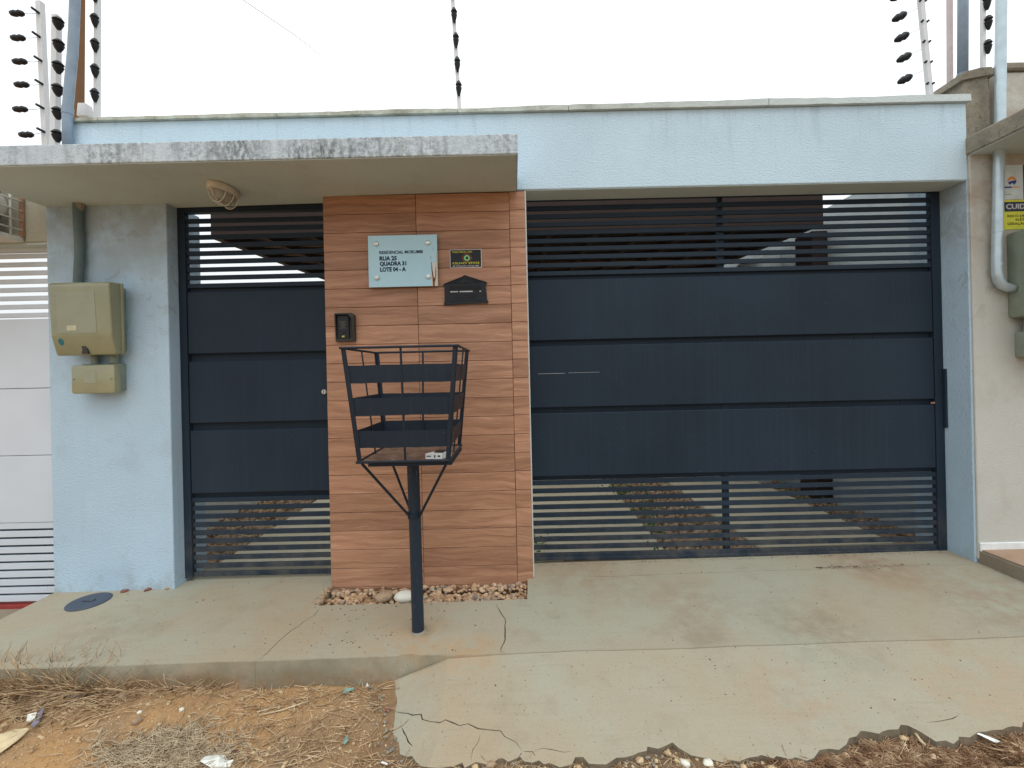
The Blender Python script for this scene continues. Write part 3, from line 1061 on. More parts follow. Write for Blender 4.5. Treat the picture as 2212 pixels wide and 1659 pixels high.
fin(bm, 'floor_track', 'rust', G)

# ================================================================== TRASH BASKET
BX, BY = -0.522, -0.525
T = thing('waste_basket', (BX, BY, zpave(BX, BY)), 'black slatted metal waste basket on a single post before the tiled pier', 'waste basket')
ZB, ZT = 0.930, 1.462
def bc(sx, sy, z):
    t = (z - ZB) / (ZT - ZB)
    hw = 0.2135 + (0.265 - 0.2135) * t
    hd = 0.2135 + (0.250 - 0.2135) * t
    return Vector((BX + sx * hw, BY + sy * hd, z))
bm = bmnew(); tube(bm, [(BX, BY, zpave(BX, BY) - 0.03), (BX - 0.003, BY, 0.5), (BX - 0.008, BY, ZB - 0.004)], 0.0305, 24)
fin(bm, 'post', 'post', T, True, angle=50)
bm = bmnew(); lathe(bm, (BX + 0.003, BY - 0.002, zpave(BX, BY)), [(0.043, -0.004), (0.040, 0.0012), (0.034, 0.003), (0.030, 0.0035)], 'Z', 15)  # added ring suggesting dirt and contact shade where the post meets concrete
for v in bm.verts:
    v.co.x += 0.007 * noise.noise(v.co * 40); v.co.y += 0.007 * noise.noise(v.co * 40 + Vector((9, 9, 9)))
fin(bm, 'contact_ring', 'rough', T, True, angle=60)
bm = bmnew(); tube(bm, [(BX - 0.006, BY, 0.605), (BX - 0.007, BY, 0.635)], 0.0335, 24)
fin(bm, 'collar', 'basket', T, True, angle=50)
for sx, sy in [(-1, -1), (1, -1), (-1, 1)]:
    bm = bmnew()
    c = bc(sx * 0.93, sy * 0.93, ZB - 0.006)
    tube(bm, [c, (BX + sx * 0.024, BY + sy * 0.02, 0.617)], 0.0065, 8)
    fin(bm, 'brace', 'basket', T, True, angle=50)
bm = bmnew()
q = 0.2115
box(bm, BX - q, BX + q, BY - q, BY + q, ZB - 0.003, ZB + 0.003)
fin(bm, 'floor_plate', 'rust', T)
bm = bmnew(); box(bm, BX - 0.17, BX + 0.22, BY - 0.2, BY + 0.19, ZB - 0.020, ZB - 0.0045, 0.001)
fin(bm, 'bearer', 'basket', T)
for z, nm, rr in ((ZB + 0.004, 'bottom_rim', 0.0062), (ZT, 'top_rim', 0.0058)):
    bm = bmnew()
    cs = [bc(-1, -1, z), bc(1, -1, z), bc(1, 1, z), bc(-1, 1, z)]
    for i in range(4):
        d = (cs[(i + 1) % 4] - cs[i]).normalized() * 0.006
        tube(bm, [cs[i] - d, cs[(i + 1) % 4] + d], rr, 8)
    fin(bm, nm, 'basket', T, True, angle=50)
for sx in (-1, 1):
    for sy in (-1, 1):
        bm = bmnew()
        a, b = bc(sx, sy, ZB), bc(sx, sy, ZT)
        w = 0.021
        for (px, py) in ((w, 0.003), (0.003, w)):
            lo4 = [Vector((0, 0, 0)), Vector((-sx * px, 0, 0)), Vector((-sx * px, -sy * py, 0)), Vector((0, -sy * py, 0))]
            hexa(bm, [a + v for v in lo4] + [b + v for v in lo4])
        fin(bm, 'corner_upright', 'basket', T)
for sx, sy in ((0.02, -1), (0.02, 1), (-1, 0.05), (1, 0.05)):
    bm = bmnew()
    ins_ = Vector((-sx if abs(sx) == 1 else 0, -sy if abs(sy) == 1 else 0, 0)) * 0.0135
    tube(bm, [bc(sx, sy, ZB) + ins_, bc(sx, sy, ZT) + ins_ * 0.3], 0.0055 if sy in (-1, 1) else 0.004, 6)
    fin(bm, 'upright', 'basket', T, True, angle=50)
for z1, z0 in ((1.382, 1.300), (1.231, 1.149), (1.078, 0.999)):
    for side in range(4):
        bm = bmnew()
        ends = [((-1, -1), (1, -1)), ((1, -1), (1, 1)), ((1, 1), (-1, 1)), ((-1, 1), (-1, -1))][side]
        nrm = [Vector((0, 1, 0)), Vector((-1, 0, 0)), Vector((0, -1, 0)), Vector((1, 0, 0))][side]
        A0, B0, A1, B1 = bc(*ends[0], z0), bc(*ends[1], z0), bc(*ends[0], z1), bc(*ends[1], z1)
        n = 8
        rings = []
        for i in range(n + 1):
            t = 0.018 + 0.964 * i / n
            wob = nrm * (0.0045 + 0.003 * noise.noise((i * 0.7, z0 * 9, side)) * math.sin(math.pi * t))
            dz = 0.003 * noise.noise((i * 0.5, z0 * 5, side + 4))
            p0, p1 = A0.lerp(B0, t) + wob, A1.lerp(B1, t) + wob
            p0.z += dz; p1.z += dz
            th = nrm * 0.0016
            rings.append([bm.verts.new(p) for p in (p0, p1, p1 + th, p0 + th)])
        for p, q2 in zip(rings[:-1], rings[1:]):
            for k in range(4):
                bm.faces.new([p[k], p[(k + 1) % 4], q2[(k + 1) % 4], q2[k]])
        bm.faces.new(rings[0]); bm.faces.new(list(reversed(rings[-1])))
        fin(bm, 'band', 'basket', T)

# small carton on the basket floor
c0 = at(945, 987, BY - 0.135)
K = thing('carton', (c0.x, BY - 0.13, ZB + 0.0035), 'small torn white carton lying inside the black waste basket', 'carton')
bm = bmnew()
hexa(bm, [(-0.052, -0.035, 0), (0.03, -0.045, 0), (0.062, 0.03, 0), (-0.022, 0.045, 0),
          (-0.052, -0.035, 0.026), (0.03, -0.045, 0.026), (0.062, 0.03, 0.030), (-0.022, 0.045, 0.022)], 0.0015)
bmesh.ops.translate(bm, verts=bm.verts[:], vec=ORG[K.name])
fin(bm, 'box', 'card_white', K)
bm = bmnew()
for (a, b, z0, z1) in [(-0.046, -0.024, 0.011, 0.016), (-0.010, -0.003, 0.007, 0.019), (0.008, 0.020, 0.010, 0.018)]:
    t0 = (a + 0.052) / 0.082; t1 = (b + 0.052) / 0.082
    p = [Vector((a, -0.035 - 0.010 * t0 - 0.0006, z0)), Vector((b, -0.035 - 0.010 * t1 - 0.0006, z0)), Vector((b, -0.035 - 0.010 * t1 - 0.0006, z1)), Vector((a, -0.035 - 0.010 * t0 - 0.0006, z1))]
    bm.faces.new([bm.verts.new(v + ORG[K.name]) for v in p])
fin(bm, 'printed_mark', 'ink_blue', K)
bm = bmnew()
hexa(bm, [Vector(v) + ORG[K.name] for v in [(-0.015, -0.02, 0.0275), (0.03, -0.03, 0.0275), (0.045, 0.02, 0.031), (-0.008, 0.03, 0.026), (-0.015, -0.02, 0.0285), (0.03, -0.03, 0.0285), (0.045, 0.02, 0.034), (-0.008, 0.03, 0.030)]])
fin(bm, 'dark_flap', 'dark_plastic', K)

# ================================================================== THINGS ON THE TILED PIER
# address plaque
p0 = at(795.5, 566, -0.055); p1 = at(945, 561, -0.055)
pc = (p0 + p1) / 2
PW, PH = 0.4255, 0.318
P = thing('address_plaque', (pc.x, -0.05, pc.z), 'pale blue glass address plaque with navy lettering and four steel studs', 'plaque')
px0, px1, pz0, pz1 = pc.x - PW / 2, pc.x + PW / 2, pc.z - PH / 2, pc.z + PH / 2
bm = bmnew(); box(bm, px0, px1, -0.055, -0.047, pz0, pz1, 0.0012)
fin(bm, 'glass_plate', 'plaque', P)
sz = (0.052, 0.057)
for sx_, xx in ((0, px0 + 0.0525), (1, px1 - 0.0565)):
    for zz in (pz0 + 0.057, pz1 - 0.052):
        bm = bmnew()
        lathe(bm, (xx, -0.055, zz), [(0.0155, 0.001), (0.0155, -0.004), (0.0135, -0.0085), (0.006, -0.0105)], 'Y', 20)
        st = fin(bm, 'stud', 'steel', P, True, angle=35)
        bm = bmnew(); lathe(bm, (xx, -0.047, zz), [(0.011, 0.0), (0.011, 0.024)], 'Y', 12)
        fin(bm, 'standoff', 'steel', st, True, angle=35)
def plq(cx_, cy_):
    return px0 + (cx_ - 68) / (1255 - 68) * PW, pz1 - (cy_ - 108) / (985 - 108) * PH
for s, a, b, y1_, y0_ in [('RESIDENCIAL MORUMBI', 262, 1008, 372, 422), ('RUA 25', 262, 558, 465, 532), ('QUADRA 31', 264, 720, 556, 620), ('LOTE 04 - A', 268, 710, 652, 720)]:
    xa, zb = plq(a, y0_); xb, zt = plq(b, y1_)
    text(s, xa, zb, -0.0551, xb - xa, zt - zb, 'navy_ink', P, bold=0.03 if len(s) > 12 else 0.048, deep=0.0006)
def poly_patch(pts, y, mat, name, parent, deep=0.0006):
    bm = bmnew()
    v2 = [Vector(p) for p in pts]
    n = len(v2)
    ar = sum(v2[i].x * v2[(i + 1) % n].y - v2[(i + 1) % n].x * v2[i].y for i in range(n))
    rg = list(range(n)) if ar > 0 else list(range(n - 1, -1, -1))
    ov, oe, of, _, _, orf = geometry.delaunay_2d_cdt(v2, [], [rg], 1, 1e-6, True)
    bv = [bm.verts.new((p.x, y - deep, p.y)) for p in ov]
    for f, q_ in zip(of, orf):
        if q_:
            bm.faces.new([bv[i] for i in f])
    return fin(bm, name, mat, parent)
poly_patch([plq(*q_) for q_ in [(1150, 985), (1160, 900), (1145, 720), (1150, 600), (1160, 560), (1172, 600), (1168, 700), (1190, 730), (1215, 620), (1228, 640), (1236, 560), (1240, 430), (1246, 400), (1248, 975)]], -0.0550, 'peel_cream', 'peeled_patch', P)
poly_patch([plq(*q_) for q_ in [(1172, 985), (1166, 860), (1152, 700), (1146, 570), (1152, 575), (1166, 720), (1180, 760), (1186, 850), (1212, 840), (1216, 740), (1222, 650), (1230, 740), (1222, 850), (1205, 920), (1200, 985)]], -0.0556, 'peel_brown', 'peeled_streak', P)
poly_patch([plq(*q_) for q_ in [(1168, 600), (1186, 570), (1210, 600), (1214, 720), (1206, 835), (1186, 820), (1176, 740)]], -0.0556, 'peel_white', 'peeled_streak', P)
for a, b, c, d in [(1185, 310, 1190, 326), (1184, 345, 1189, 380), (1140, 480, 1147, 520)]:
    xa, zt = plq(a, b); xb, zb = plq(c, d)
    bm = bmnew(); box(bm, xa, xb, -0.0557, -0.0549, zb, zt)
    fin(bm, 'scratch', 'peel_brown', P)

# security sticker
q0 = at(971.5, 540, -0.024); q1 = at(1040.8, 578, -0.024)
SX0, SX1, SZ1, SZ0 = q0.x, q1.x, q0.z + 0.001, q1.z
ST = thing('security_sticker', ((SX0 + SX1) / 2, -0.024, SZ0), 'black security sticker with an eye, right of the address plaque', 'sticker')
bm = bmnew(); box(bm, SX0, SX1, -0.0265, -0.0240, SZ0, SZ1)
fin(bm, 'white_border', 'white_print', ST)
bm = bmnew(); box(bm, SX0 + 0.0035, SX1 - 0.0035, -0.0271, -0.0266, SZ0 + 0.0035, SZ1 - 0.0035)
fin(bm, 'black_field', 'black_print', ST)
def stq(cx_, cy_):
    return SX0 + (cx_ - 1475) / (2022 - 1475) * (SX1 - SX0), SZ1 - (cy_ - 348) / (670 - 348) * (SZ1 - SZ0)
for s, a, b, y1_, y0_, m_, bo in [('VIGIL\u00c2NCIA 24H', 1512, 1856, 374, 408, 'yellow_print', 0.01), ('OLHO VIVO', 1518, 1982, 570, 606, 'yellow_print', 0.02), ('94 99158-6434 | 99126-7987', 1522, 1978, 626, 650, 'white_print', 0.015)]:
    xa, zb = stq(a, y0_); xb, zt = stq(b, y1_)
    text(s, xa, zb, -0.0272, xb - xa, zt - zb, m_, ST, bold=bo, deep=0.0004)
ex, ez = stq(1770, 500)
def ring(bm, x, z, y, r0, r1, n=28):
    a = [bm.verts.new((x + r0 * math.cos(6.2832 * i / n), y, z + r0 * math.sin(6.2832 * i / n))) for i in range(n)]
    b = [bm.verts.new((x + r1 * math.cos(6.2832 * i / n), y, z + r1 * math.sin(6.2832 * i / n))) for i in range(n)]
    for i in range(n):
        bm.faces.new([a[i], a[(i + 1) % n], b[(i + 1) % n], b[i]])
bm = bmnew()
ring(bm, ex, ez, -0.0275, 0.0262, 0.0280)
for ang in range(4):
    d = Vector((math.cos(ang * math.pi / 2), 0, math.sin(ang * math.pi / 2)))
    nrm = Vector((-d.z, 0, d.x)) * 0.0012
    c = Vector((ex, -0.0276, ez))
    bm.faces.new([bm.verts.new(c + d * 0.019 + nrm), bm.verts.new(c + d * 0.034 + nrm * .4), bm.verts.new(c + d * 0.034 - nrm * .4), bm.verts.new(c + d * 0.019 - nrm)])
fin(bm, 'target_ring', 'red_print', ST)
bm = bmnew(); ring(bm, ex, ez, -0.0277, 0.0088, 0.0188)
fin(bm, 'iris', 'green_print', ST)

# letter box plate
m0 = at(960, 659, -0.03); m1 = at(1053.5, 656, -0.03)
mx = (m0.x + m1.x) / 2; mz = (m0.z + m1.z) / 2 + 0.001
L = thing('letter_box', (mx, -0.03, mz), 'black cast house-shaped letter box plate with mail slot on the tiled pier', 'letter box')
def lb(cx_, cy_):
    return mx + (cx_ - 1752) / 745 * 0.2735, mz + (1312 - cy_) / 745 * 0.2735
bm = bmnew()
prism_y(bm, [lb(*q_) for q_ in [(1380, 1318), (1385, 1270), (1395, 1250), (1395, 1010), (1372, 985), (1375, 970), (1700, 850), (1725, 825), (1765, 825), (1790, 848), (2112, 948), (2112, 970), (2092, 990), (2108, 1240), (2126, 1262), (2128, 1300)]], -0.024, -0.036)
fin(bm, 'face_plate', 'black', L)
bm = bmnew()
for a, b in [((1400, 968), (1750, 838)), ((1750, 838), (2100, 955)), ((1500, 962), (1748, 878)), ((1748, 878), (2000, 950)), ((1500, 962), (2000, 950))]:
    (xa, za), (xb, zb) = lb(*a), lb(*b)
    tube(bm, [(xa, -0.036, za), (xb, -0.036, zb)], 0.0042 if a[0] in (1400,) or b[0] == 2100 else 0.0025, 8)
fin(bm, 'gable_moulding', 'black', L, True, angle=50)
xa, zb_ = lb(1490, 1095); xb, zt_ = lb(2012, 1010)
bm = bmnew(); hexa(bm, [(xa, -0.036, zb_), (xb, -0.036, zb_), (xb, -0.034, zb_), (xa, -0.034, zb_), (xa, -0.041, zt_), (xb, -0.041, zt_), (xb, -0.034, zt_), (xa, -0.034, zt_)])
fl = fin(bm, 'slot_flap', 'black', L)
for a, b in [(1492, 1625), (1648, 1872), (1985, 2012)]:
    xa, z0_ = lb(a, 1112); xb, z1_ = lb(b, 1090)
    bm = bmnew(); box(bm, xa, xb, -0.0385, -0.0362, z0_, z1_, 0.0008)
    fin(bm, 'worn_edge', 'flap', fl)
xa, z0_ = lb(1490, 1255); xb, z1_ = lb(2018, 1246)
bm = bmnew(); box(bm, xa, xb, -0.0382, -0.0362, z0_, z1_)
fin(bm, 'lower_ledge', 'black', L)
xa, z0_ = lb(1555, 1215); xb, z1_ = lb(1965, 1150)
text('CORREIO', xa, z0_, -0.0362, xb - xa, z1_ - z0_, 'black', L, deep=0.002)

# intercom
i0 = at(725, 738, -0.05); i1 = at(766.5, 676, -0.05)
ix0, ix1, iz0, iz1 = i0.x, i0.x + 0.1185, i0.z, i1.z
I = thing('intercom', ((ix0 + ix1) / 2, -0.03, iz0), 'black intercom call panel with rain hood, left of the waste basket rim', 'intercom')
w_ = ix1 - ix0; h_ = iz1 - iz0
bm = bmnew()
hood_o = [(ix0 - 0.001, iz0), (ix1 + 0.001, iz0), (ix1, iz1 - 0.014), (ix1 - 0.016, iz1), (ix0 + 0.004, iz1), (ix0, iz1 - 0.004)]
hood_i = [(ix0 + 0.006, iz0 + 0.018), (ix1 - 0.008, iz0 + 0.018), (ix1 - 0.012, iz1 - 0.035), (ix1 - 0.035, iz1 - 0.008), (ix0 + 0.010, iz1 - 0.008), (ix0 + 0.006, iz1 - 0.013)]
a = [bm.verts.new((x, -0.024, z)) for x, z in hood_o]
b = [bm.verts.new((x, -0.062 if z > iz0 + 0.02 else -0.046, z)) for x, z in hood_o]
c = [bm.verts.new((x, -0.064 if z > iz0 + 0.02 else -0.048, z)) for x, z in hood_i]
d = [bm.verts.new((x, -0.034, z)) for x, z in hood_i]
for r0, r1 in ((a, b), (b, c), (c, d)):
    for k in range(6):
        bm.faces.new([r0[k], r0[(k + 1) % 6], r1[(k + 1) % 6], r1[k]])
bm.faces.new(a); bm.faces.new(list(reversed(d)))
fin(bm, 'hood', 'dark_plastic', I)
bm = bmnew(); box(bm, ix0 + 0.011, ix1 - 0.036, -0.048, -0.0345, iz0 + 0.019, iz1 - 0.016, 0.002)
fin(bm, 'call_panel', 'black_plastic', I)
for k in range(7):
    zz = iz1 - 0.052 - 0.0068 * k
    hw = [0.022, 0.012, 0.020, 0.018, 0.014, 0.009, 0.022][k]
    bm = bmnew(); box(bm, ix0 + 0.047 - hw, ix0 + 0.047 + hw, -0.0492, -0.0481, zz, zz + 0.0016)
    fin(bm, 'speaker_slot', 'grille', I)
bm = bmnew(); lathe(bm, (ix0 + 0.049, -0.048, iz0 + 0.062), [(0.012, 0.0), (0.0115, -0.0025), (0.004, -0.0035)], 'Y', 18)
fin(bm, 'call_button', 'black_plastic', I, True, angle=40)
bm = bmnew()
for q_ in [[(0, 0), (5, 0), (5, 9), (0, 7)], [(6, 1), (10, 1), (10, 9), (6, 9)], [(11, 5), (14, 9), (17, 9), (13, 4), (17, 0), (14, 0)]]:
    bm.faces.new([bm.verts.new((ix0 + 0.040 + a_ * 0.00105, -0.0485, iz0 + 0.026 + b_ * 0.00115)) for a_, b_ in q_])
fin(bm, 'maker_mark', 'pale_yellow', I)

# ================================================================== LEFT PILLAR: METER BOX, SWITCH BOX, CONDUIT
MB = thing('meter_box', (-2.57, -0.0, 1.50), 'yellowed polycarbonate electricity meter box on the left blue pillar', 'meter box')
bm = bmnew(); box(bm, -2.735, -2.428, -0.075, 0.002, 1.512, 1.918, 0.012, 2)
fin(bm, 'back_case', 'box_grey', MB, True, angle=40)
X0, X1 = -2.752, -2.388
prof = [(-0.072, 1.502), (-0.120, 1.492), (-0.152, 1.61), (-0.165, 1.905), (-0.155, 1.926), (-0.072, 1.932)]
bm = bmnew()
a = [bm.verts.new((X0, y, z)) for y, z in prof]
b = [bm.verts.new((X1, y, z)) for y, z in prof]
bm.faces.new(a); bm.faces.new(list(reversed(b)))
for k in range(6):
    bm.faces.new([a[k], a[(k + 1) % 6], b[(k + 1) % 6], b[k]])
bmesh.ops.recalc_face_normals(bm, faces=bm.faces[:])
bmesh.ops.bevel(bm, geom=bm.edges[:], offset=0.011, segments=3, profile=0.5, affect='EDGES')
lid = fin(bm, 'lid', 'polycarb', MB, True, angle=35)
bm = bmnew(); box(bm, X0 - 0.008, X1 + 0.008, -0.086, -0.070, 1.496, 1.930, 0.005, 2)
fin(bm, 'lid_rim', 'polycarb', MB, True, angle=35)
bm = bmnew(); hexa(bm, [(-2.705, -0.1545, 1.625), (-2.475, -0.1545, 1.625), (-2.475, -0.15, 1.625), (-2.705, -0.15, 1.625), (-2.705, -0.1645, 1.868), (-2.475, -0.1645, 1.868), (-2.475, -0.16, 1.868), (-2.705, -0.16, 1.868)])
fin(bm, 'window', 'polycarb_pane', lid)
bm = bmnew(); hexa(bm, [(-2.648, -0.1570, 1.640), (-2.592, -0.1570, 1.640), (-2.592, -0.155, 1.640), (-2.648, -0.155, 1.640), (-2.648, -0.1585, 1.670), (-2.592, -0.1585, 1.670), (-2.592, -0.156, 1.670), (-2.648, -0.156, 1.670)])
fin(bm, 'label_plate', 'sticker_pale', lid)
bm = bmnew()
cc = [bm.verts.new((-2.698 + 0.017 * math.cos(t * 0.5236), -0.1428 - 0.27 * 0.0 - (0.0215 * math.sin(t * 0.5236)) * 0.27, 1.575 + 0.0215 * math.sin(t * 0.5236))) for t in range(12)]
bm.faces.new(cc)
fin(bm, 'blue_mark', 'sticker_blue', lid)
bm = bmnew(); prism_y(bm, [(-2.585, 1.502), (-2.545, 1.502), (-2.550, 1.53), (-2.562, 1.548), (-2.583, 1.548), (-2.578, 1.525)], -0.1225, -0.1375)
fin(bm, 'lid_catch', 'dark_plastic', lid)
for xx in (-2.60, -2.48):
    bm = bmnew(); lathe(bm, (xx, -0.035, 1.445), [(0.022, 0), (0.022, 0.07)], 'Z', 14)
    fin(bm, 'nipple', 'box_grey', MB, True, angle=40)

SB = thing('switch_box', (-2.59, 0.0, 1.27), 'small yellowed breaker box hanging below the left meter box', 'switch box')
bm = bmnew(); box(bm, -2.672, -2.436, -0.055, 0.002, 1.272, 1.444, 0.010, 2)
fin(bm, 'back_case', 'box_grey', SB, True, angle=40)
bm = bmnew(); box(bm, -2.690, -2.424, -0.100, -0.052, 1.262, 1.436, 0.012, 2)
ld = fin(bm, 'lid', 'polycarb', SB, True, angle=40)
bm = bmnew(); box(bm, -2.61, -2.535, -0.1015, -0.0985, 1.325, 1.405, 0.001)
fin(bm, 'window', 'polycarb_pane', ld)
for xx in (-2.672, -2.444):
    bm = bmnew(); lathe(bm, (xx, -0.100, 1.352), [(0.006, 0.001), (0.006, -0.003), (0.003, -0.004)], 'Y', 10)
    fin(bm, 'screw', 'box_grey', ld, True, angle=40)

CT = thing('conduit', (-2.73, -0.03, 1.92), 'grey conduit running from the canopy down to the left meter box', 'conduit')
pts = [at(168, 440, -0.034), at(169.5, 480, -0.034), at(172, 520, -0.034), at(172.5, 550, -0.034), at(170.5, 585, -0.034), at(169, 625, -0.034)]
bm = bmnew(); tube(bm, pts, 0.0255, 18)
fin(bm, 'pipe', 'conduit', CT, True, angle=50)
bm = bmnew(); tube(bm, [pts[0] + Vector((0.012, 0, -0.045)), pts[0] + Vector((0.012, 0, 0.008))], [0.016, 0.030], 9)
fin(bm, 'mortar_collar', 'rough', CT)

# ================================================================== BULKHEAD LAMP UNDER THE CANOPY
LX, LY, LZ = -1.680, -0.190, 2.4415
LA = thing('bulkhead_lamp', (LX, LY, LZ), 'cream oval bulkhead lamp with wire guard under the canopy', 'lamp')
bm = bmnew(); lathe(bm, (LX, LY, LZ), [(0.98, 0.006), (1.0, -0.012), (0.93, -0.027), (0.80, -0.029)], 'Z', 28, 0.064, 0.118)
fin(bm, 'base', 'lamp_base', LA, True, angle=40)
bm = bmnew(); lathe(bm, (LX, LY, LZ), [(1.0, -0.020), (0.99, -0.040), (0.88, -0.060), (0.62, -0.074), (0.3, -0.081), (0.05, -0.083)], 'Z', 28, 0.047, 0.094)
fin(bm, 'glass', 'lamp_glass', LA, True)
bm = bmnew(); lathe(bm, (LX, LY - 0.04, LZ), [(0.009, -0.02), (0.011, -0.032), (0.019, -0.045), (0.019, -0.055), (0.010, -0.066)], 'Z', 12)
fin(bm, 'bulb', 'bulb', LA, True)
for yy in (-0.058, 0.0, 0.058):
    bm = bmnew()
    s = math.sqrt(1 - (yy / 0.104) ** 2)
    tube(bm, [(LX + 0.061 * s * math.cos(t), LY + yy, LZ - 0.020 - 0.074 * math.sin(t)) for t in [math.pi * i / 14 for i in range(15)]], 0.0027, 6)
    fin(bm, 'guard_wire', 'lamp_base', LA, True)
bm = bmnew()
tube(bm, [(LX, LY + 0.110 * math.cos(t), LZ - 0.020 - 0.075 * math.sin(t)) for t in [math.pi * i / 18 for i in range(19)]], 0.0027, 6)
fin(bm, 'guard_wire', 'lamp_base', LA, True)

# ================================================================== ELECTRIC FENCE POSTS AND PIPES
def insulator(parent, c, r=0.021, tip=(-1, 0, 0), h=0.082, horizontal=False):
    bm = bmnew()
    if horizontal:
        lathe(bm, c, [(0.004, -h * .55), (r * .75, -h * .45), (r, -h * .15), (r * .8, h * .05), (r, h * .22), (r * .7, h * .45), (0.004, h * .55)], 'X', 12)
    else:
        lathe(bm, c, [(r * .35, -h * .55), (r * .75, -h * .30), (r * 1.05, 0.0), (r * .72, h * .10), (r * 1.1, h * .22), (r * .6, h * .45), (r * .3, h * .5)], 'Z', 12)
        t = Vector(tip)
        tube(bm, [Vector(c) + Vector((0, 0, h * .12)), Vector(c) + t * 0.030 + Vector((0, 0, h * .28))], [0.013, 0.006], 8)
    return fin(bm, 'insulator', 'insul', parent, True, angle=45)

def fence_post(name, pa, pb, Y, w, mat, label, ins=(), tip=(-1, 0, 0), r=0.021, h=0.082, extra=0.35, insY=-0.02, group='electric fence posts', cat='fence post'):
    a, b = at(*pa, Y), at(*pb, Y)
    d = (a - b).normalized()
    t = thing(name, b, label, cat, group)
    bm = bmnew(); tube(bm, [b - d * 0.03, a + d * extra], w, 4, True, math.pi / 4)
    fin(bm, 'pole', mat, t)
    for (x, y) in ins:
        c = at(x, y, Y + insY)
        insulator(t, c, r, tip, h)
    for k in range(3 if ins else 0):
        if extra > 0.3:
            x0, y0 = ins[0]
            x1, y1 = ins[-1]
            s = (y1 - y0) / max(1, len(ins) - 1)
            insulator(t, at(x0 - (x1 - x0) / max(1, len(ins) - 1) * (k + 1), y0 - s * (k + 1), Y + insY), r, tip, h)
    return t
fence_post('fence_post', (211, 0), (210, 250), 0.08, 0.018, 'pole_white', 'slim white electric fence post at the left end of the blue wall', [(205, 43), (205.5, 97), (205.5, 152), (205, 205)])
fence_post('fence_post', (978, 0), (993, 240), 0.08, 0.017, 'pole_white', 'white electric fence post standing alone mid wall above the tiled pier', [(981, 32), (985, 86), (988, 138), (991, 190)], (0.2, 0, 0), 0.019, 0.09)
fence_post('fence_post', (123, 41), (119, 318), 0.28, 0.027, 'pole_white', 'thick white fence post with big black insulators beside the blue-grey pipe', [(126, 50), (127, 98), (126, 145), (125, 194), (125, 244), (124, 293)], (0.6, -0.4, -0.6), 0.030, 0.080, 0.02, -0.06)
t = fence_post('fence_post', (87, 8), (101, 316), 0.55, 0.026, 'pole_white', 'leftmost white fence post, wires tied to separate dark insulators', [], extra=0.01)
for (x, y), (bx, by) in zip([(37, 29), (39, 82), (43, 133), (47, 183), (44, 236), (57, 291)], [(84, 28), (86, 80), (90, 132), (92, 182), (94, 234), (96, 285)]):
    c = at(x, y, 0.50)
    insulator(t, c, 0.023, h=0.098, horizontal=True)
    bm = bmnew(); e = at(bx, by, 0.53)
    tube(bm, [c + Vector((0.045, 0, 0)), c.lerp(e, .6) + Vector((0, 0, -.006)), e], 0.0018, 5)
    fin(bm, 'wire', 'wire', t, True)
    bm = bmnew(); lathe(bm, e, [(0.009, -0.05), (0.009, 0.0)], 'Y', 8)
    fin(bm, 'tie_bolt', 'insul', t, True, angle=40)
t = fence_post('fence_post', (1988.5, 0), (2008.5, 210), 0.16, 0.019, 'pole_white', 'leaning white fence post near the right end of the wall', [], extra=0.4)
for x, y in [(1938, -8), (1942, 37), (1947, 81), (1952, 125), (1954, 171.6)]:
    c = at(x, y, 0.30)
    bm = bmnew()
    d = Vector((0.9, 0.0, 0.42)).normalized()
    pr = [(0.003, -0.055), (0.014, -0.045), (0.026, -0.012), (0.020, 0.006), (0.027, 0.022), (0.018, 0.045), (0.006, 0.055)]
    tube(bm, [c + d * q_[1] for q_ in pr], [q_[0] for q_ in pr], 12)
    fin(bm, 'insulator', 'insul', t, True, angle=45)
    e = at(x + 50, y - 24, 0.17)
    bm = bmnew(); tube(bm, [c + d * 0.05, e], 0.0014, 5)
    fin(bm, 'wire', 'wire', t, True)
    for dx in (-3, 9):
        bm = bmnew(); lathe(bm, at(1992 + (y + 10) * 0.085 + dx, y + 8, 0.142), [(0.007, -0.004), (0.007, 0.01)], 'Y', 8)
        fin(bm, 'tie_bolt', 'insul', t, True, angle=40)
fence_post('fence_post', (2123, 0), (2123, 168), 0.34, 0.015, 'pole_white', 'thin white fence post with insulators above the right weathered parapet', [(2132, 5), (2135, 48), (2134, 100)], (0.9, 0, 0.2), 0.022, 0.095)
fence_post('metal_pole', (2051, -10), (2052, 215), 0.62, 0.019, 'pink_pole', 'thin pinkish pole beside the blue-grey pipe at right', (), group='bare poles behind the wall', cat='pole')
fence_post('timber_post', (170, -10), (168, 275), 0.45, 0.036, 'brown_post', 'brown timber post behind the left end of the wall', (), group='bare poles behind the wall', cat='post')
CT = thing('service_pipe', at(147, 312, -0.05), 'bent blue-grey service pipe rising from the canopy at left', 'pipe')
bm = bmnew(); tube(bm, [at(147, 316, -0.04), at(146, 270, -0.04), at(146.5, 235, -0.04), at(151, 180, -0.04), at(157, 118, -0.04), at(160, 60, -0.04), at(162, 0, -0.04), at(164, -90, -0.04)], 0.0265, 16)
fin(bm, 'pipe', 'conduit_blue', CT, True)
bm = bmnew(); tube(bm, [at(146.3, 247, -0.04), at(146.8, 232, -0.04)], 0.029, 16)
fin(bm, 'coupling', 'conduit_blue', CT, True, angle=50)
CT = thing('service_pipe', at(2079, 200, 0.5), 'straight blue-grey pipe behind the right end of the wall', 'pipe')
bm = bmnew(); tube(bm, [at(2079, 215, 0.5), at(2080, 0, 0.5), at(2080.5, -80, 0.5)], 0.031, 16)
fin(bm, 'pipe', 'conduit_blue', CT, True)
bm = bmnew(); tube(bm, [at(2079, 172, 0.5), at(2079, 160, 0.5)], 0.035, 16)
fin(bm, 'collar', 'conduit_blue', CT, True, angle=50)
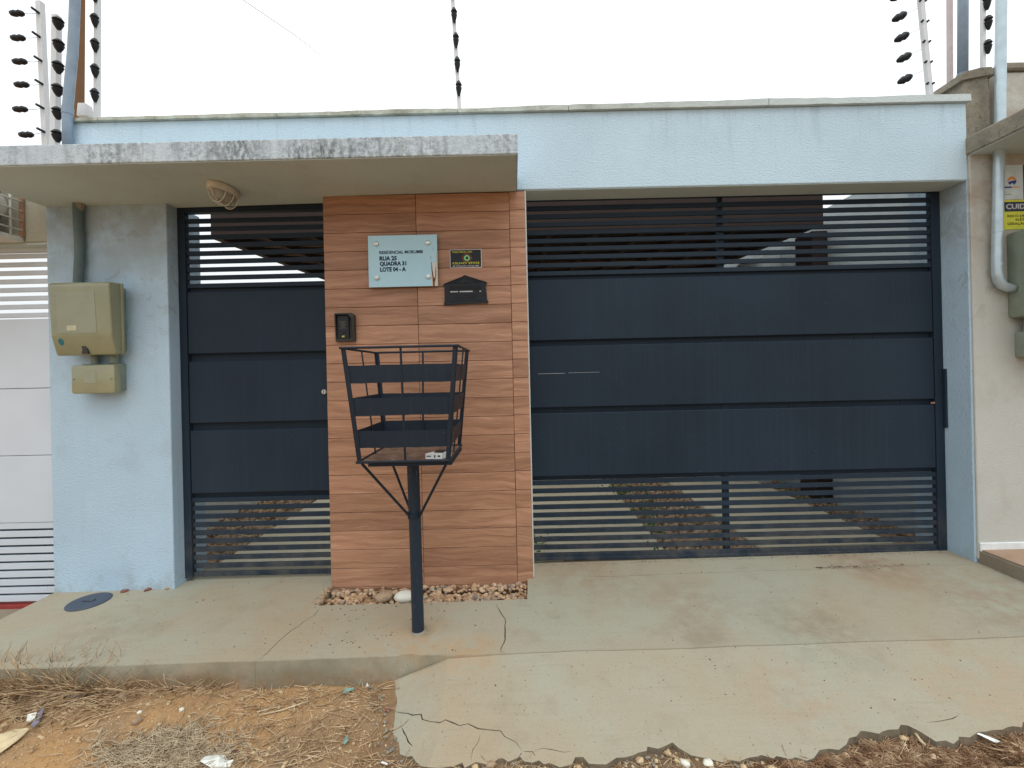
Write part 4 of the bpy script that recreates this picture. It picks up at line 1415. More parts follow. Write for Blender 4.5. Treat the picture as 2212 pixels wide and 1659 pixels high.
CT = thing('service_pipe', at(2176, 620, -0.04), 'pale galvanised pipe passing through the right slab and curving into its meter box', 'pipe')
Yp = -0.055
bm = bmnew(); tube(bm, [at(2163.5, -80, Yp), at(2162.6, 0, Yp), at(2160, 260, Yp), at(2157.7, 336, Yp), at(2155, 460, Yp), at(2153, 565, Yp), at(2153.5, 590, Yp), at(2157, 606, Yp), at(2164, 616, Yp), at(2178, 622, Yp), at(2190, 623, Yp)], 0.0265, 18)
fin(bm, 'pipe', 'conduit_light', CT, True)
for y in (500, 571):
    bm = bmnew(); tube(bm, [at(2154.2, y - 3, Yp), at(2154.0, y + 3, Yp)], 0.0285, 18)
    fin(bm, 'coupling', 'conduit_light', CT, True, angle=50)
# the white cap on the coping
a = at(185, 249, 0.10)
bm = bmnew(); hexa(bm, [(a.x - .034, .07, a.z - .02), (a.x + .036, .07, a.z - .02), (a.x + .036, .13, a.z - .02), (a.x - .034, .13, a.z - .02),
                        (a.x - .030, .075, a.z + .070), (a.x + .026, .075, a.z + .068), (a.x + .026, .125, a.z + .068), (a.x - .030, .125, a.z + .070)], 0.008)
tag(fin(bm, 'plastic_jar', 'pole_white', smooth=True, angle=40), 'small white plastic jar on the coping at the left end', 'jar')
# overhead cable
bm = bmnew()
tube(bm, [at(430, -60, 7.0), at(525, 0, 7.4), at(640, 78, 8.0), at(748, 164, 8.6), at(905, 330, 9.4)], [0.0075, 0.007, 0.006, 0.003, 0.0015], 5)
tag(fin(bm, 'overhead_cable', 'cable', smooth=True), 'thin overhead cable crossing the white sky above the canopy', 'cable')

# ================================================================== LEFT NEIGHBOUR
N = thing('neighbour_wall', (-3.9, 0.1, -0.12), 'grey-beige neighbour wall over a pale gate at the left edge', 'wall')
bm = bmnew(); box(bm, -6.0, -2.927, 0.02, 0.20, 2.226, 2.60, 0.005)
fin(bm, 'lintel', 'neighbour_left', N)
bm = bmnew(); box(bm, -6.0, -2.930, 0.03, 0.19, 2.212, 2.2255)
fin(bm, 'lintel_underside', 'soffit', N)
NR = thing('neighbour_roof', (-3.4, 0.9, 2.6), 'terracotta barrel tile roof edge behind the canopy at left', 'roof')
bm = bmnew(); hexa(bm, [(-6, .62, 2.60), (-3.10, .62, 2.60), (-3.10, 1.1, 2.64), (-6, 1.1, 2.64), (-6, .62, 2.68), (-3.10, .62, 2.68), (-3.10, 1.1, 2.72), (-6, 1.1, 2.72)])
fin(bm, 'deck', 'terracotta', NR)
def barrel():
    bm = bmnew()
    n = 10
    rr, hh, ln = 0.085, 0.075, 0.45
    prev = None
    rows = []
    for yy in (0.0, ln):
        for k_, sc_ in ((0, 1.0), (1, 0.86)):
            rows.append([bm.verts.new((rr * sc_ * math.cos(math.pi * i / n), yy, hh * sc_ * math.sin(math.pi * i / n) + yy * 0.10)) for i in range(n + 1)])
    o0, i0_, o1, i1_ = rows
    for i in range(n):
        bm.faces.new([o0[i], o0[i + 1], o1[i + 1], o1[i]])
        bm.faces.new([i0_[i], i1_[i], i1_[i + 1], i0_[i + 1]])
        bm.faces.new([o0[i], i0_[i], i0_[i + 1], o0[i + 1]])
    return mesh_of(bm, 'roof_tile', 'terracotta', True)
bt = barrel()
for px_ in (20, 79, -45):
    c = at(px_, 312, 0.62)
    inst(bt, 'roof_tile', (c.x, 0.62, 2.685 if px_ != 20 else 2.680), NR)
NG = thing('neighbour_gate', (-4.0, 0.12, -0.118), 'pale pinkish neighbour gate with slats, left of the blue pillar', 'gate')
bm = bmnew(); box(bm, -2.985, -2.930, 0.10, 0.14, -0.10, 2.24, 0.002)
box(bm, -5.5, -2.986, 0.10, 0.14, 2.19, 2.24)
fin(bm, 'frame', 'pale_gate', NG)
for z0, z1 in [(1.302, 1.752), (0.865, 1.298), (0.428, 0.861)]:
    bm = bmnew(); box(bm, -5.5, -2.987, 0.102, 0.118, z0, z1, 0.0015)
    fin(bm, 'panel', 'pale_gate', NG)
bm = bmnew(); box(bm, -5.5, -2.987, 0.119, 0.124, 0.43, 1.75)
fin(bm, 'backing_sheet', 'ac_inner', NG)
ms = mesh_of(box(bmnew(), -1.2565, 1.2565, -0.010, 0.010, -0.0145, 0.0145, 0.0015), 'slat', 'pale_gate')
for k in range(8):
    inst(ms, 'slat', (-4.2435, 0.115, 2.164 - 0.0552 * k), NG)
ms2 = mesh_of(box(bmnew(), -1.2565, 1.2565, -0.010, 0.010, -0.019, 0.019, 0.0015), 'slat', 'pale_gate')
for k in range(10):
    inst(ms2, 'slat', (-4.2435, 0.115, 0.404 - 0.0525 * k), NG)
bm = bmnew(); box(bm, -5.5, -2.987, 0.128, 0.133, -0.10, 0.42)  # added dark sheet standing in for the dim yard behind the lower slats
fin(bm, 'shade_sheet', 'black_print', NG)
bm = bmnew(); box(bm, -5.5, -2.93, 0.085, 0.16, -0.1245, -0.106)
fin(bm, 'sill', 'red_sill', NG)
# air conditioner in its wall cage
AC = thing('air_conditioner', (-3.35, -0.12, 2.21), 'air conditioner unit with round fan inside the white cage at left', 'air conditioner')
bm = bmnew(); box(bm, -3.62, -3.13, -0.30, -0.055, 2.275, 2.60, 0.008)
fin(bm, 'casing', 'ac_inner', AC)
bm = bmnew(); lathe(bm, (-3.129, -0.11, 2.43), [(0.075, -0.002), (0.075, 0.008), (0.06, 0.012), (0.02, 0.016)], 'X', 20)
fin(bm, 'fan', 'white_metal', AC, True, angle=40)
bm = bmnew(); box(bm, -3.13, -3.122, -0.24, -0.165, 2.44, 2.475, 0.003)
fin(bm, 'pipe_cover', 'white_metal', AC)
CG = thing('wall_cage', (-3.3, -0.1, 2.21), 'white wire cage holding the air conditioner at the left edge', 'cage')
XR = -3.075
bm = bmnew(); box(bm, -3.70, XR, -0.36, 0.012, 2.222, 2.252, 0.003)
fin(bm, 'tray', 'white_metal', CG)
for yy in (-0.062, -0.128, -0.194, -0.26, -0.326):
    bm = bmnew(); tube(bm, [(XR, yy, 2.25), (XR, yy, 2.62)], 0.0065, 6)
    fin(bm, 'upright_bar', 'white_metal', CG, True)
for zz in (2.292, 2.352, 2.412, 2.472, 2.532):
    bm = bmnew(); tube(bm, [(XR + .005, -0.35, zz), (XR + .005, 0.0, zz)], 0.0045, 6)
    fin(bm, 'cross_bar', 'white_metal', CG, True)
for k in range(9):
    xx = XR - 0.005 - 0.072 * k
    bm = bmnew(); tube(bm, [(xx, -0.352, 2.25), (xx, -0.352, 2.62)], 0.0065, 6)
    fin(bm, 'upright_bar', 'white_metal', CG, True)
for zz in (2.292, 2.352, 2.412, 2.472, 2.532, 2.60):
    bm = bmnew(); tube(bm, [(XR, -0.358, zz), (-3.69, -0.358, zz)], 0.0045, 6)
    fin(bm, 'cross_bar', 'white_metal', CG, True)
bm = bmnew(); box(bm, XR - 0.012, XR + 0.006, -0.006, 0.014, 2.252, 2.62, 0.002)
fin(bm, 'corner_bar', 'rust_bar', CG)

# ================================================================== RIGHT NEIGHBOUR
N = thing('neighbour_wall', (3.6, 0.1, 0.16), 'pinkish beige neighbour wall with white skirting at the right edge', 'wall')
bm = bmnew(); box(bm, 2.874, 6.5, -0.012, 0.16, 0.10, 2.70, 0.004)
fin(bm, 'wall', 'neighbour', N)
bm = bmnew(); box(bm, 2.876, 6.5, -0.024, -0.011, 0.150, 0.205, 0.004)
fin(bm, 'skirting', 'skirting', N)
bm = bmnew(); box(bm, 2.862, 6.5, -0.75, 0.02, 2.632, 2.742, 0.008)
sl = fin(bm, 'canopy_slab', 'rough', N)
bm = bmnew(); box(bm, 2.872, 6.5, -0.74, -0.0125, 2.6285, 2.6318)
fin(bm, 'slab_underside', 'soffit', sl)
bm = bmnew()
o = [(2.885, 2.70), (2.900, 2.80), (2.878, 2.95), (2.890, 3.13), (3.045, 3.155), (3.060, 3.02), (3.040, 2.86), (3.060, 2.70)]
prism_y(bm, o, 0.03, 0.24)
bmesh.ops.bevel(bm, geom=bm.edges[:], offset=0.01, segments=2, profile=.5, affect='EDGES')
fin(bm, 'broken_pillar', 'rough', N, True, angle=40)
bm = bmnew(); prism_y(bm, [(2.862, 3.115), (2.875, 3.165), (2.98, 3.19), (3.055, 3.195), (3.065, 3.15)], 0.015, 0.26)
fin(bm, 'pillar_cap', 'rough', N)
bm = bmnew(); box(bm, 3.06, 6.5, 0.12, 0.26, 2.70, 3.22)
fin(bm, 'upper_wall', 'neighbour', N)
bm = bmnew(); box(bm, 3.135, 6.5, 0.05, 0.119, 2.72, 3.185, 0.01)
fin(bm, 'upper_panel', 'neighbour', N)
bm = bmnew(); box(bm, 3.13, 6.5, 0.03, 0.27, 3.186, 3.235, 0.01)
fin(bm, 'parapet_cap', 'rough', N)
bm = bmnew()
a = at(2040, 212, 0.60); b_ = at(2060, 182, 0.6); c_ = at(2092, 166, 0.6); d_ = at(2130, 156, 0.6); e_ = at(2160, 240, .6)
prism_y(bm, [(a.x, a.z), (b_.x, b_.z), (c_.x, c_.z), (d_.x, d_.z), (e_.x, e_.z - .3), (a.x + .1, a.z - .5)], 0.55, 0.9)
fin(bm, 'sloping_parapet', 'rough', N)

MB = thing('meter_box', (3.3, 0, 1.5), 'meter box with clouded lid at the right picture edge', 'meter box')
a = at(2166, 560, -0.012)
bm = bmnew(); box(bm, 3.085, 3.42, -0.13, -0.011, 1.60, 2.13, 0.02, 2)
fin(bm, 'back_case', 'box_grey', MB, True, angle=40)
bm = bmnew(); box(bm, 3.065, 3.44, -0.235, -0.128, 1.585, 2.15, 0.022, 3)
fin(bm, 'lid', 'polycarb', MB, True, angle=40)
for zz in (1.75, 1.87):
    bm = bmnew(); lathe(bm, (3.086, -0.115, zz), [(0.006, 0.002), (0.006, -0.003)], 'X', 8)
    fin(bm, 'rivet', 'sticker_pale', MB, True, angle=40)
bm = bmnew(); lathe(bm, (3.17, -0.06, 1.49), [(0.035, 0), (0.028, 0.05), (0.028, 0.12)], 'Z', 14)
fin(bm, 'nipple', 'box_grey', MB, True, angle=40)
SB = thing('switch_box', (3.25, 0, 1.36), 'small grey breaker box low at the right picture edge', 'switch box')
bm = bmnew(); box(bm, 3.125, 3.40, -0.105, -0.011, 1.355, 1.515, 0.010, 2)
fin(bm, 'back_case', 'box_grey', SB, True, angle=40)
bm = bmnew(); box(bm, 3.105, 3.42, -0.155, -0.104, 1.345, 1.525, 0.012, 2)
fin(bm, 'lid', 'polycarb', SB, True, angle=40)
bm = bmnew(); lathe(bm, (3.125, -0.06, 1.435), [(0.026, 0.001), (0.026, -0.002), (0.018, -0.003)], 'X', 16)
fin(bm, 'knockout', 'box_grey', SB, True, angle=40)

s0 = at(2165.5, 357, -0.015); s1 = at(2165.5, 432, -0.015)
SG = thing('notice_sheet', (3.2, -0.014, s1.z), 'white notice sheet with orange and blue round logo beside the right pipe', 'sign')
sx0 = s0.x
bm = bmnew(); box(bm, sx0, sx0 + 0.125, -0.0155, -0.0125, s1.z + .002, s0.z)
fin(bm, 'white_panel', 'sign_white', SG)
bm = bmnew(); box(bm, sx0 + 0.1252, sx0 + 0.42, -0.0155, -0.0125, s1.z + .004, s0.z - .002)
fin(bm, 'blue_panel', 'sign_blue', SG)
lx, lz = sx0 + 0.055, s0.z - 0.100
bm = bmnew()
bm.faces.new([bm.verts.new((lx + 0.028 * math.cos(t), -0.0162, lz + 0.028 * math.sin(t))) for t in [math.pi * (0.02 + 1.06 * i / 16) for i in range(17)]] + [bm.verts.new((lx - 0.012, -0.0162, lz + 0.0085)), bm.verts.new((lx + 0.012, -0.0162, lz + 0.0095))])
fin(bm, 'orange_half', 'sign_orange', SG)
bm = bmnew()
bm.faces.new([bm.verts.new(p) for p in [(lx - 0.026, -0.0162, lz - 0.010), (lx - 0.010, -0.0162, lz - 0.001), (lx + 0.028, -0.0162, lz + 0.006), (lx + 0.026, -0.0162, lz - 0.010), (lx + 0.014, -0.0162, lz - 0.024), (lx + 0.002, -0.0162, lz - 0.012), (lx - 0.014, -0.0162, lz - 0.024)]])
fin(bm, 'blue_half', 'sign_blue', SG)
bm = bmnew(); box(bm, sx0 + 0.004, sx0 + 0.052, -0.0164, -0.0156, lz - 0.044, lz - 0.034)
fin(bm, 'blue_word', 'sign_blue', SG)
bm = bmnew(); box(bm, sx0 + 0.054, sx0 + 0.105, -0.0164, -0.0156, lz - 0.042, lz - 0.036)
fin(bm, 'orange_word', 'sign_orange', SG)
bm = bmnew(); box(bm, sx0 + 0.004, sx0 + 0.05, -0.0164, -0.0156, lz - 0.084, lz - 0.082)
fin(bm, 'rule_line', 'sign_ink', SG)
z1 = s1.z - 0.001
SG = thing('warning_sign', (3.25, -0.014, z1 - .2), 'yellow electrical warning sign with navy band behind the right meter box', 'sign')
bm = bmnew(); box(bm, sx0, sx0 + 0.42, -0.0160, -0.0125, z1 - 0.185, z1)
fin(bm, 'yellow_sheet', 'sign_yellow', SG)
bm = bmnew(); box(bm, sx0 + 0.004, sx0 + 0.416, -0.0166, -0.0161, z1 - 0.073, z1 - 0.013)
fin(bm, 'navy_band', 'sign_navy', SG)
text('CUIDADO', sx0 + 0.013, z1 - 0.057, -0.0168, 0.235, 0.031, 'white_print', SG, bold=0.035, deep=0.0004)
text('RISCO DE CHOQUE', sx0 + 0.022, z1 - 0.108, -0.0162, 0.222, 0.014, 'sign_ink', SG, bold=0.02, deep=0.0004)
text('EL\u00c9TRICO', sx0 + 0.072, z1 - 0.131, -0.0162, 0.122, 0.014, 'sign_ink', SG, bold=0.02, deep=0.0004)
text('GERA\u00c7\u00c3O PR\u00d3PRIA', sx0 + 0.020, z1 - 0.156, -0.0162, 0.226, 0.014, 'sign_ink', SG, bold=0.02, deep=0.0004)

# ================================================================== COURTYARD BEHIND THE GATES
bm = bmnew(); box(bm, -2.90, -2.752, 0.301, 9.0, -0.15, 1.98, 0.004)
tag(fin(bm, 'boundary_wall', 'white_wall'), 'white courtyard boundary wall seen through the pedestrian gate slats', 'wall')
bm = bmnew(); box(bm, 3.022, 3.17, 0.421, 3.6, -0.15, 2.84, 0.004)
tag(fin(bm, 'boundary_wall', 'grey_wall'), 'pale courtyard boundary wall seen through the car gate slats at right', 'wall')
H = thing('house', (0.5, 6.0, 0.05), 'dark house front far behind the car gate slats', 'house')
bm = bmnew(); box(bm, -2.75, 4.5, 6.2, 6.5, 0.0, 4.2)
fin(bm, 'wall', 'house', H)
bm = bmnew(); box(bm, 0.2, 1.1, 6.16, 6.199, 0.06, 2.2, 0.004)
dr = fin(bm, 'door', 'dark_wood', H)
bm = bmnew(); box(bm, -1.6, -0.5, 6.16, 6.199, 1.0, 2.1, 0.004)
fin(bm, 'window', 'black_print', H)
CP = thing('carport', (-0.2, 3.5, 0.05), 'dark timber carport roof with rafters behind both gates', 'carport')
CL, CR, CF, CB = -2.70, 2.80, 1.24, 6.18
def croof(y):
    return 2.70 + (y - CF) * 0.05
def sloped(x0, x1, y0, y1, d0, d1, name, mat):
    bm = bmnew()
    hexa(bm, [(x0, y0, croof(y0) + d0), (x1, y0, croof(y0) + d0), (x1, y1, croof(y1) + d0), (x0, y1, croof(y1) + d0),
              (x0, y0, croof(y0) + d1), (x1, y0, croof(y0) + d1), (x1, y1, croof(y1) + d1), (x0, y1, croof(y1) + d1)])
    return fin(bm, name, mat, CP)
sloped(CL, CR, CF, CB, 0.0, 0.06, 'roof_deck', 'roof_under')
bm = bmnew(); box(bm, CL, CR, CF - 0.045, CF - 0.002, 2.595, 2.95, 0.004)
fin(bm, 'front_beam', 'dark_wood', CP)
sloped(CL, CL + 0.07, CF, CB, -0.105, -0.001, 'side_beam', 'dark_wood')
sloped(CR - 0.07, CR, CF, CB, -0.105, -0.001, 'side_beam', 'dark_wood')
for k in range(11):
    xx = CL + 0.40 + 0.44 * k
    sloped(xx, xx + 0.05, CF + 0.01, CB, -0.09, -0.002, 'rafter', 'dark_wood')
for k in range(12):
    yy = CF + 0.25 + 0.4 * k
    sloped(CL + 0.08, CR - 0.08, yy, yy + 0.03, -0.024, -0.003, 'batten', 'brown_post')
for xx in (CL + 0.02, CR - 0.09):
    bm = bmnew(); box(bm, xx, xx + 0.07, 3.6, 3.67, 0.0, 2.72)
    fin(bm, 'column', 'dark_wood', CP)
bm = bmnew(); box(bm, 2.87, 3.02, 1.46, 1.72, 0.0, 2.62, 0.005)
tag(fin(bm, 'courtyard_post', 'dark_wood'), 'dark square post against the pale wall behind the car gate', 'post')
SW = thing('stepped_wall', (2.4, 2.3, 0.0), 'grey stepped stair wall behind the car gate at right', 'wall')
bm = bmnew()
prism_y(bm, [(2.10, 0.0), (3.02, 0.0), (3.02, 2.60), (2.84, 2.60), (2.74, 2.50), (2.58, 2.50), (2.50, 2.36), (2.30, 2.36), (2.20, 2.22), (2.10, 2.22)], 2.2, 2.3)
fin(bm, 'wall', 'grey_wall', SW)
bm = bmnew(); prism_y(bm, [(2.66, 2.42), (2.74, 2.42), (2.86, 2.2), (2.78, 2.2)], 2.185, 2.199)
fin(bm, 'handrail', 'black', SW)
# small pale meter seen deep in the yard
bm = bmnew(); box(bm, 0.92, 1.06, 4.6, 4.66, 2.12, 2.22, 0.006)
tag(fin(bm, 'wall_lamp', 'lamp_base'), 'tiny cream fitting glimpsed in the dark between car gate slats', 'fitting')

def gravel_strip(x0, x1, y0, y1, z, n, r0, r1, name, mat, label):
    sp = Soup()
    rng = random.Random(hash((round(x0 * 100), n)) & 0xffff)
    for i in range(n):
        t = rng.random() ** 1.5
        pebble(sp, (rng.uniform(x0, x1), y0 + (y1 - y0) * t, z + rng.uniform(-.008, .016)), rng.uniform(r0, r1), 0.7, rng)
    return sp.obj(name, mat, label, 'gravel')
gravel_strip(-2.73, -2.11, 0.34, 4.5, 0.022, 1500, 0.016, 0.034, 'gravel', 'pebble', 'tan gravel strip behind the pedestrian gate')
gravel_strip(1.05, 1.71, 0.34, 4.5, 0.022, 1500, 0.016, 0.034, 'gravel', 'pebble', 'tan gravel strip behind the middle of the car gate')
gravel_strip(2.71, 3.01, 0.34, 3.0, 0.022, 600, 0.016, 0.034, 'gravel', 'pebble_dark', 'narrow dark gravel strip by the wall behind the car gate')

sp = Soup()
rng = random.Random(5)
def leaf(sp, p, d, l, w):
    d = Vector(d).normalized()
    s = d.cross(Vector((rng.uniform(-.3, .3), rng.uniform(-.3, .3), 1))).normalized()
    p = Vector(p)
    up = Vector((0, 0, 1)) * l * 0.15
    sp.add([p, p + d * l * .5 + s * w + up, p + d * l, p + d * l * .5 - s * w + up, p + d * l * .5 + up * 1.3], [(0, 1, 4), (1, 2, 4), (2, 3, 4), (3, 0, 4)])
for (cx_, cy_, n, spread) in [(1.12, 1.9, 90, 0.22), (1.15, 1.2, 60, 0.12), (1.10, 0.75, 35, 0.07), (0.13, 0.55, 26, 0.06), (2.75, 1.5, 30, 0.1), (-2.2, 3.4, 60, 0.3), (0.95, 0.30, 6, 0.04), (0.12, 0.30, 4, 0.02)]:
    for i in range(n):
        a = rng.uniform(0, 6.28)
        leaf(sp, (cx_ + rng.gauss(0, spread * .6), cy_ + rng.gauss(0, spread), 0.045 + rng.uniform(0, .05)), (math.cos(a), math.sin(a), rng.uniform(.1, .9)), rng.uniform(.03, .06), rng.uniform(.008, .016))
sp.obj('weeds', 'leaf', 'low green weeds growing along the courtyard gravel', 'weeds', False)

# ================================================================== ON THE SIDEWALK
# gravel in the bed under the tiled pier
sp = Soup()
rng = random.Random(11)
for i in range(900):
    xx = rng.uniform(-1.155, 0.040); yy = rng.uniform(-0.248, -0.028)
    z = zpave(xx, yy) - 0.042 + rng.uniform(-.006, .010) + (0.010 if yy > -0.10 else 0) 
    pebble(sp, (xx, yy, z), rng.uniform(.007, .017) if rng.random() < .8 else rng.uniform(.017, .026), 0.72, rng)
for i in range(40):
    xx = -1.165 + rng.gauss(0, .016); yy = rng.uniform(-.25, -.05)
    pebble(sp, (xx, yy, zpave(xx, yy) + .002), rng.uniform(.006, .012), 0.7, rng)
sp.obj('gravel', 'pebble', 'tan river gravel filling the bed below the tiled pier', 'gravel')
bm = bmnew(); box(bm, -1.17, 0.055, -0.262, 0.0, -0.20, -0.032)
tag(fin(bm, 'bed_soil', 'soil', origin=(0, 0, 0)), kind='structure')

def rock(name, c, s, mat, label, cat='stone', sd=1.0, sub=2, amp=.3, rot=0.0, group=None, blocky=0.0):
    bm = bmnew()
    bmesh.ops.create_icosphere(bm, subdivisions=sub, radius=1.0)
    for v in bm.verts:
        k = 1 + amp * noise.noise(v.co * 1.3 + Vector((sd * 7, sd, sd * 3)))
        p = v.co.copy()
        if blocky:
            m = max(abs(p.x), abs(p.y), abs(p.z))
            p = p.lerp(p / m * 0.85, blocky)
        p = Vector((p.x * s[0], p.y * s[1], p.z * s[2])) * k
        v.co = Matrix.Rotation(rot, 3, 'Z') @ p + Vector(c)
    return tag(fin(bm, name, mat, smooth=True, angle=38), label, cat, group)
c = on(828, 1290, lambda x, y: 0.02)
rock('stone', (c.x, c.y, 0.022), (0.058, 0.040, 0.030), 'stone_tan', 'flat tan sandstone lump in the gravel left of the post', sd=2.0, blocky=.8, rot=.5, amp=.2)
c = on(873, 1290, lambda x, y: 0.02)
rock('stone', (c.x, c.y + .01, 0.018), (0.066, 0.046, 0.034), 'stone_white', 'smooth white oval stone in the gravel behind the post', sd=4.0, amp=.05)
c = on(905 - 30, 1297, lambda x, y: 0.03)
sp = Soup(); rng = random.Random(3)
c = on(884, 1296, lambda x, y: 0.045)
for dx in (0, .018, .03):
    leaf(sp, (c.x + dx, c.y - .01, c.z - .004), (1, -.2, .3), .032, .010)
me = sp.obj('leaf', 'leaf', 'small green leaf lying on the white oval stone', 'leaf', False, None)
c = on(968 + 419 - 0, 1278, lambda x, y: 0.02)
c = on(677.7 + 1075 * .2451, 1186 + 355 * .2451, lambda x, y: 0.03)
rock('plastic_scrap', (c.x, c.y, 0.032), (0.010, 0.007, 0.006), 'sticker_blue', 'tiny blue plastic scrap in the gravel under the pier', 'scrap', 3)
c = on(677.7 + 1635 * .2451, 1186 + 438 * .2451, lambda x, y: 0.04)
rock('stone', (c.x, c.y, 0.03), (0.018, 0.012, 0.009), 'black', 'dark grey pebble at the front of the gravel bed', sd=6)

# round inspection lid
c = on(193, 1300, zpave)
ML = thing('drain_lid', (c.x, c.y, c.z), 'round slate-grey plastic drain lid set in the sidewalk at left', 'drain lid')
bm = bmnew(); lathe(bm, (c.x, c.y, c.z), [(0.106, -0.01), (0.106, 0.004), (0.100, 0.008), (0.04, 0.009)], 'Z', 40)
dk = fin(bm, 'disc', 'manhole', ML, True, angle=30)
bm = bmnew(); box(bm, c.x - 0.035, c.x + 0.035, c.y - 0.012, c.y + 0.012, c.z + 0.0088, c.z + 0.016, 0.004)
fin(bm, 'grip', 'manhole', ML)
for i, (px_, py_, m_, lb_) in enumerate([(269, 1278, 'stone_red', 'reddish flat stone against the blue pillar foot nearest the drain lid'), (320, 1275, 'stone_red', 'reddish flat stone at the middle of the blue pillar foot'), (363, 1271, 'pebble', 'grey-tan pebble near the corner of the blue pillar foot')]):
    c = on(px_, py_, zpave)
    rock('stone', (c.x, c.y, c.z + .005), (.022, .016, .009), m_, lb_, sd=i + 1.5, rot=i)

# tiny chips and spots
sp = Soup(); rng = random.Random(21)
for i in range(150):
    if rng.random() < .55:
        xx, yy = rng.gauss(-.85, .33), rng.uniform(-.70, -.28)
    else:
        xx, yy = rng.uniform(-2.6, 2.8), rng.uniform(-.70, .10)
    if -1.17 < xx < .06 and yy > -.27:
        continue
    pebble(sp, (xx, yy, zpave(xx, yy) + .0005), rng.uniform(.0018, .0050), .5, rng)
for i in range(60):
    xx, yy = rng.uniform(-.3, 2.8), rng.uniform(-1.05, -.76)
    pebble(sp, (xx, yy, zramp(xx, yy) + .0005), rng.uniform(.0015, .0040), .5, rng)
sp.obj('grit', 'stone_brown', 'scattered dark grit and crumbs on the concrete sidewalk', 'grit')
sp = Soup()
for i in range(70):
    xx, yy = rng.uniform(-2.2, 2.8), rng.uniform(-1.0, .12)
    if -1.17 < xx < .06 and yy > -.27:
        continue
    z = zpave(xx, yy) if yy > -.72 else zramp(xx, yy)
    pebble(sp, (xx, yy, z + .0005), rng.uniform(.0015, .0045), .5, rng)
sp.obj('grit', 'pebble_soil', 'scattered pale grit and crumbs on the concrete sidewalk', 'grit')
# swept dirt and dead leaves along the car gate foot
sp = Soup()
for i in range(300):
    xx = rng.uniform(.10, 2.82)
    yy = .160 - abs(rng.gauss(0, .010))
    leaf(sp, (xx, yy, zpave(xx, yy) + .001), (rng.uniform(-1, 1), rng.uniform(-.6, .6), rng.uniform(-.05, .25)), rng.uniform(.004, .014), rng.uniform(.0012, .003))
for i in range(110):
    xx = 1.85 + abs(rng.gauss(0, .30))
    if xx > 2.83: continue
    yy = -.005 - abs(rng.gauss(0, .008)) + .004
    leaf(sp, (xx, yy, zpave(xx, yy) + .001), (rng.uniform(-1, 1), rng.uniform(-.4, .4), rng.uniform(-.02, .2)), rng.uniform(.006, .018), rng.uniform(.0015, .004))
sp.obj('leaf_litter', 'stone_brown', 'brown dead leaf litter along the foot of the car gate', 'litter', False)

# ================================================================== THE BARE VERGE
def in_apron(x, y):
    r = False
    j = len(outline) - 1
    for i in range(len(outline)):
        a_, b_ = outline[i], outline[j]
        if (a_[1] > y) != (b_[1] > y) and x < (b_[0] - a_[0]) * (y - a_[1]) / (b_[1] - a_[1]) + a_[0]:
            r = not r
        j = i
    return r
sp = Soup(); rng = random.Random(31)
for i in range(1700):
    xx, yy = rng.uniform(-2.6, -.4), rng.uniform(-1.30, -.74)
    if in_apron(xx, yy): continue
    r = rng.uniform(.002, .0055) if rng.random() < .92 else rng.uniform(.006, .012)
    pebble(sp, (xx, yy, zsoil(xx, yy) + r * .3), r, .7, rng)
for i in range(700):
    xx, yy = rng.uniform(-.4, 2.3), rng.uniform(-1.30, -1.02)
    if in_apron(xx, yy): continue
    r = rng.uniform(.003, .009) if rng.random() < .9 else rng.uniform(.010, .018)
    pebble(sp, (xx, yy, zsoil(xx, yy) + r * .3), r, .7, rng)
sp.obj('pebbles', 'pebble_soil', 'pale pebbles scattered over the dry orange soil', 'pebbles')

def tuft(sp, px_, py_, sx_, sy_, n, l0, l1, r, up, bend, rng, wind=(0, 0)):
    c = on(px_, py_, zsoil)
    for i in range(n):
        xx = c.x + rng.gauss(0, sx_); yy = c.y + rng.gauss(0, sy_)
        if in_apron(xx, yy): continue
        yy = min(yy, -.738)
        a = rng.uniform(0, 6.2832)
        d = (math.cos(a) + wind[0], math.sin(a) * .8 + wind[1], rng.uniform(.0, up))
        stalk(sp, (xx, yy, zsoil(xx, yy) + rng.uniform(0, .008)), d, rng.uniform(l0, l1), r * rng.uniform(.6, 1.4), bend, 4, rng)
rng = random.Random(41)
sp = Soup()
for px_ in range(-20, 330, 22):
    tuft(sp, px_, 1482 - px_ * .01, .06, .030, 80 if px_ < 140 else 46, .06, .24, .0024, 1.5, .5, rng)
for px_ in range(330, 480, 30):
    tuft(sp, px_, 1488, .06, .025, 22, .05, .18, .0020, .9, .5, rng)
for px_ in range(-10, 240, 25):
    tuft(sp, px_, 1525, .07, .04, 34, .06, .24, .0023, .25, .5, rng)
sp.obj('dry_grass', 'straw', 'tangle of dry brown grass stalks along the kerb at left', 'dry grass')
sp = Soup()
for px_, py_, n in [(250, 1640, 190), (300, 1620, 190), (350, 1605, 190), (400, 1600, 170), (450, 1625, 150), (330, 1650, 200), (400, 1650, 190), (480, 1650, 120), (520, 1600, 30), (230, 1600, 40), (420, 1570, 50)]:
    tuft(sp, px_, py_, .055, .035, n, .025, .085, .0019, .45, .6, rng)
sp.obj('dry_grass', 'straw_grey', 'flattened grey dry grass mat on the orange soil at bottom left', 'dry grass')
sp = Soup()
for px_ in range(500, 860, 24):
    for py_ in (1500, 1540, 1590, 1640):
        tuft(sp, px_ + rng.uniform(-14, 14), py_ + rng.uniform(-16, 16), .05, .03, 7, .03, .13, .0021, .25, .45, rng)
for px_ in range(800, 850, 14):
    tuft(sp, px_, 1505, .02, .03, 36, .02, .05, .0011, .6, .6, rng)
for px_ in range(840, 1700, 40):
    tuft(sp, px_, 1662, .05, .012, 10, .03, .09, .0013, .3, .5, rng)
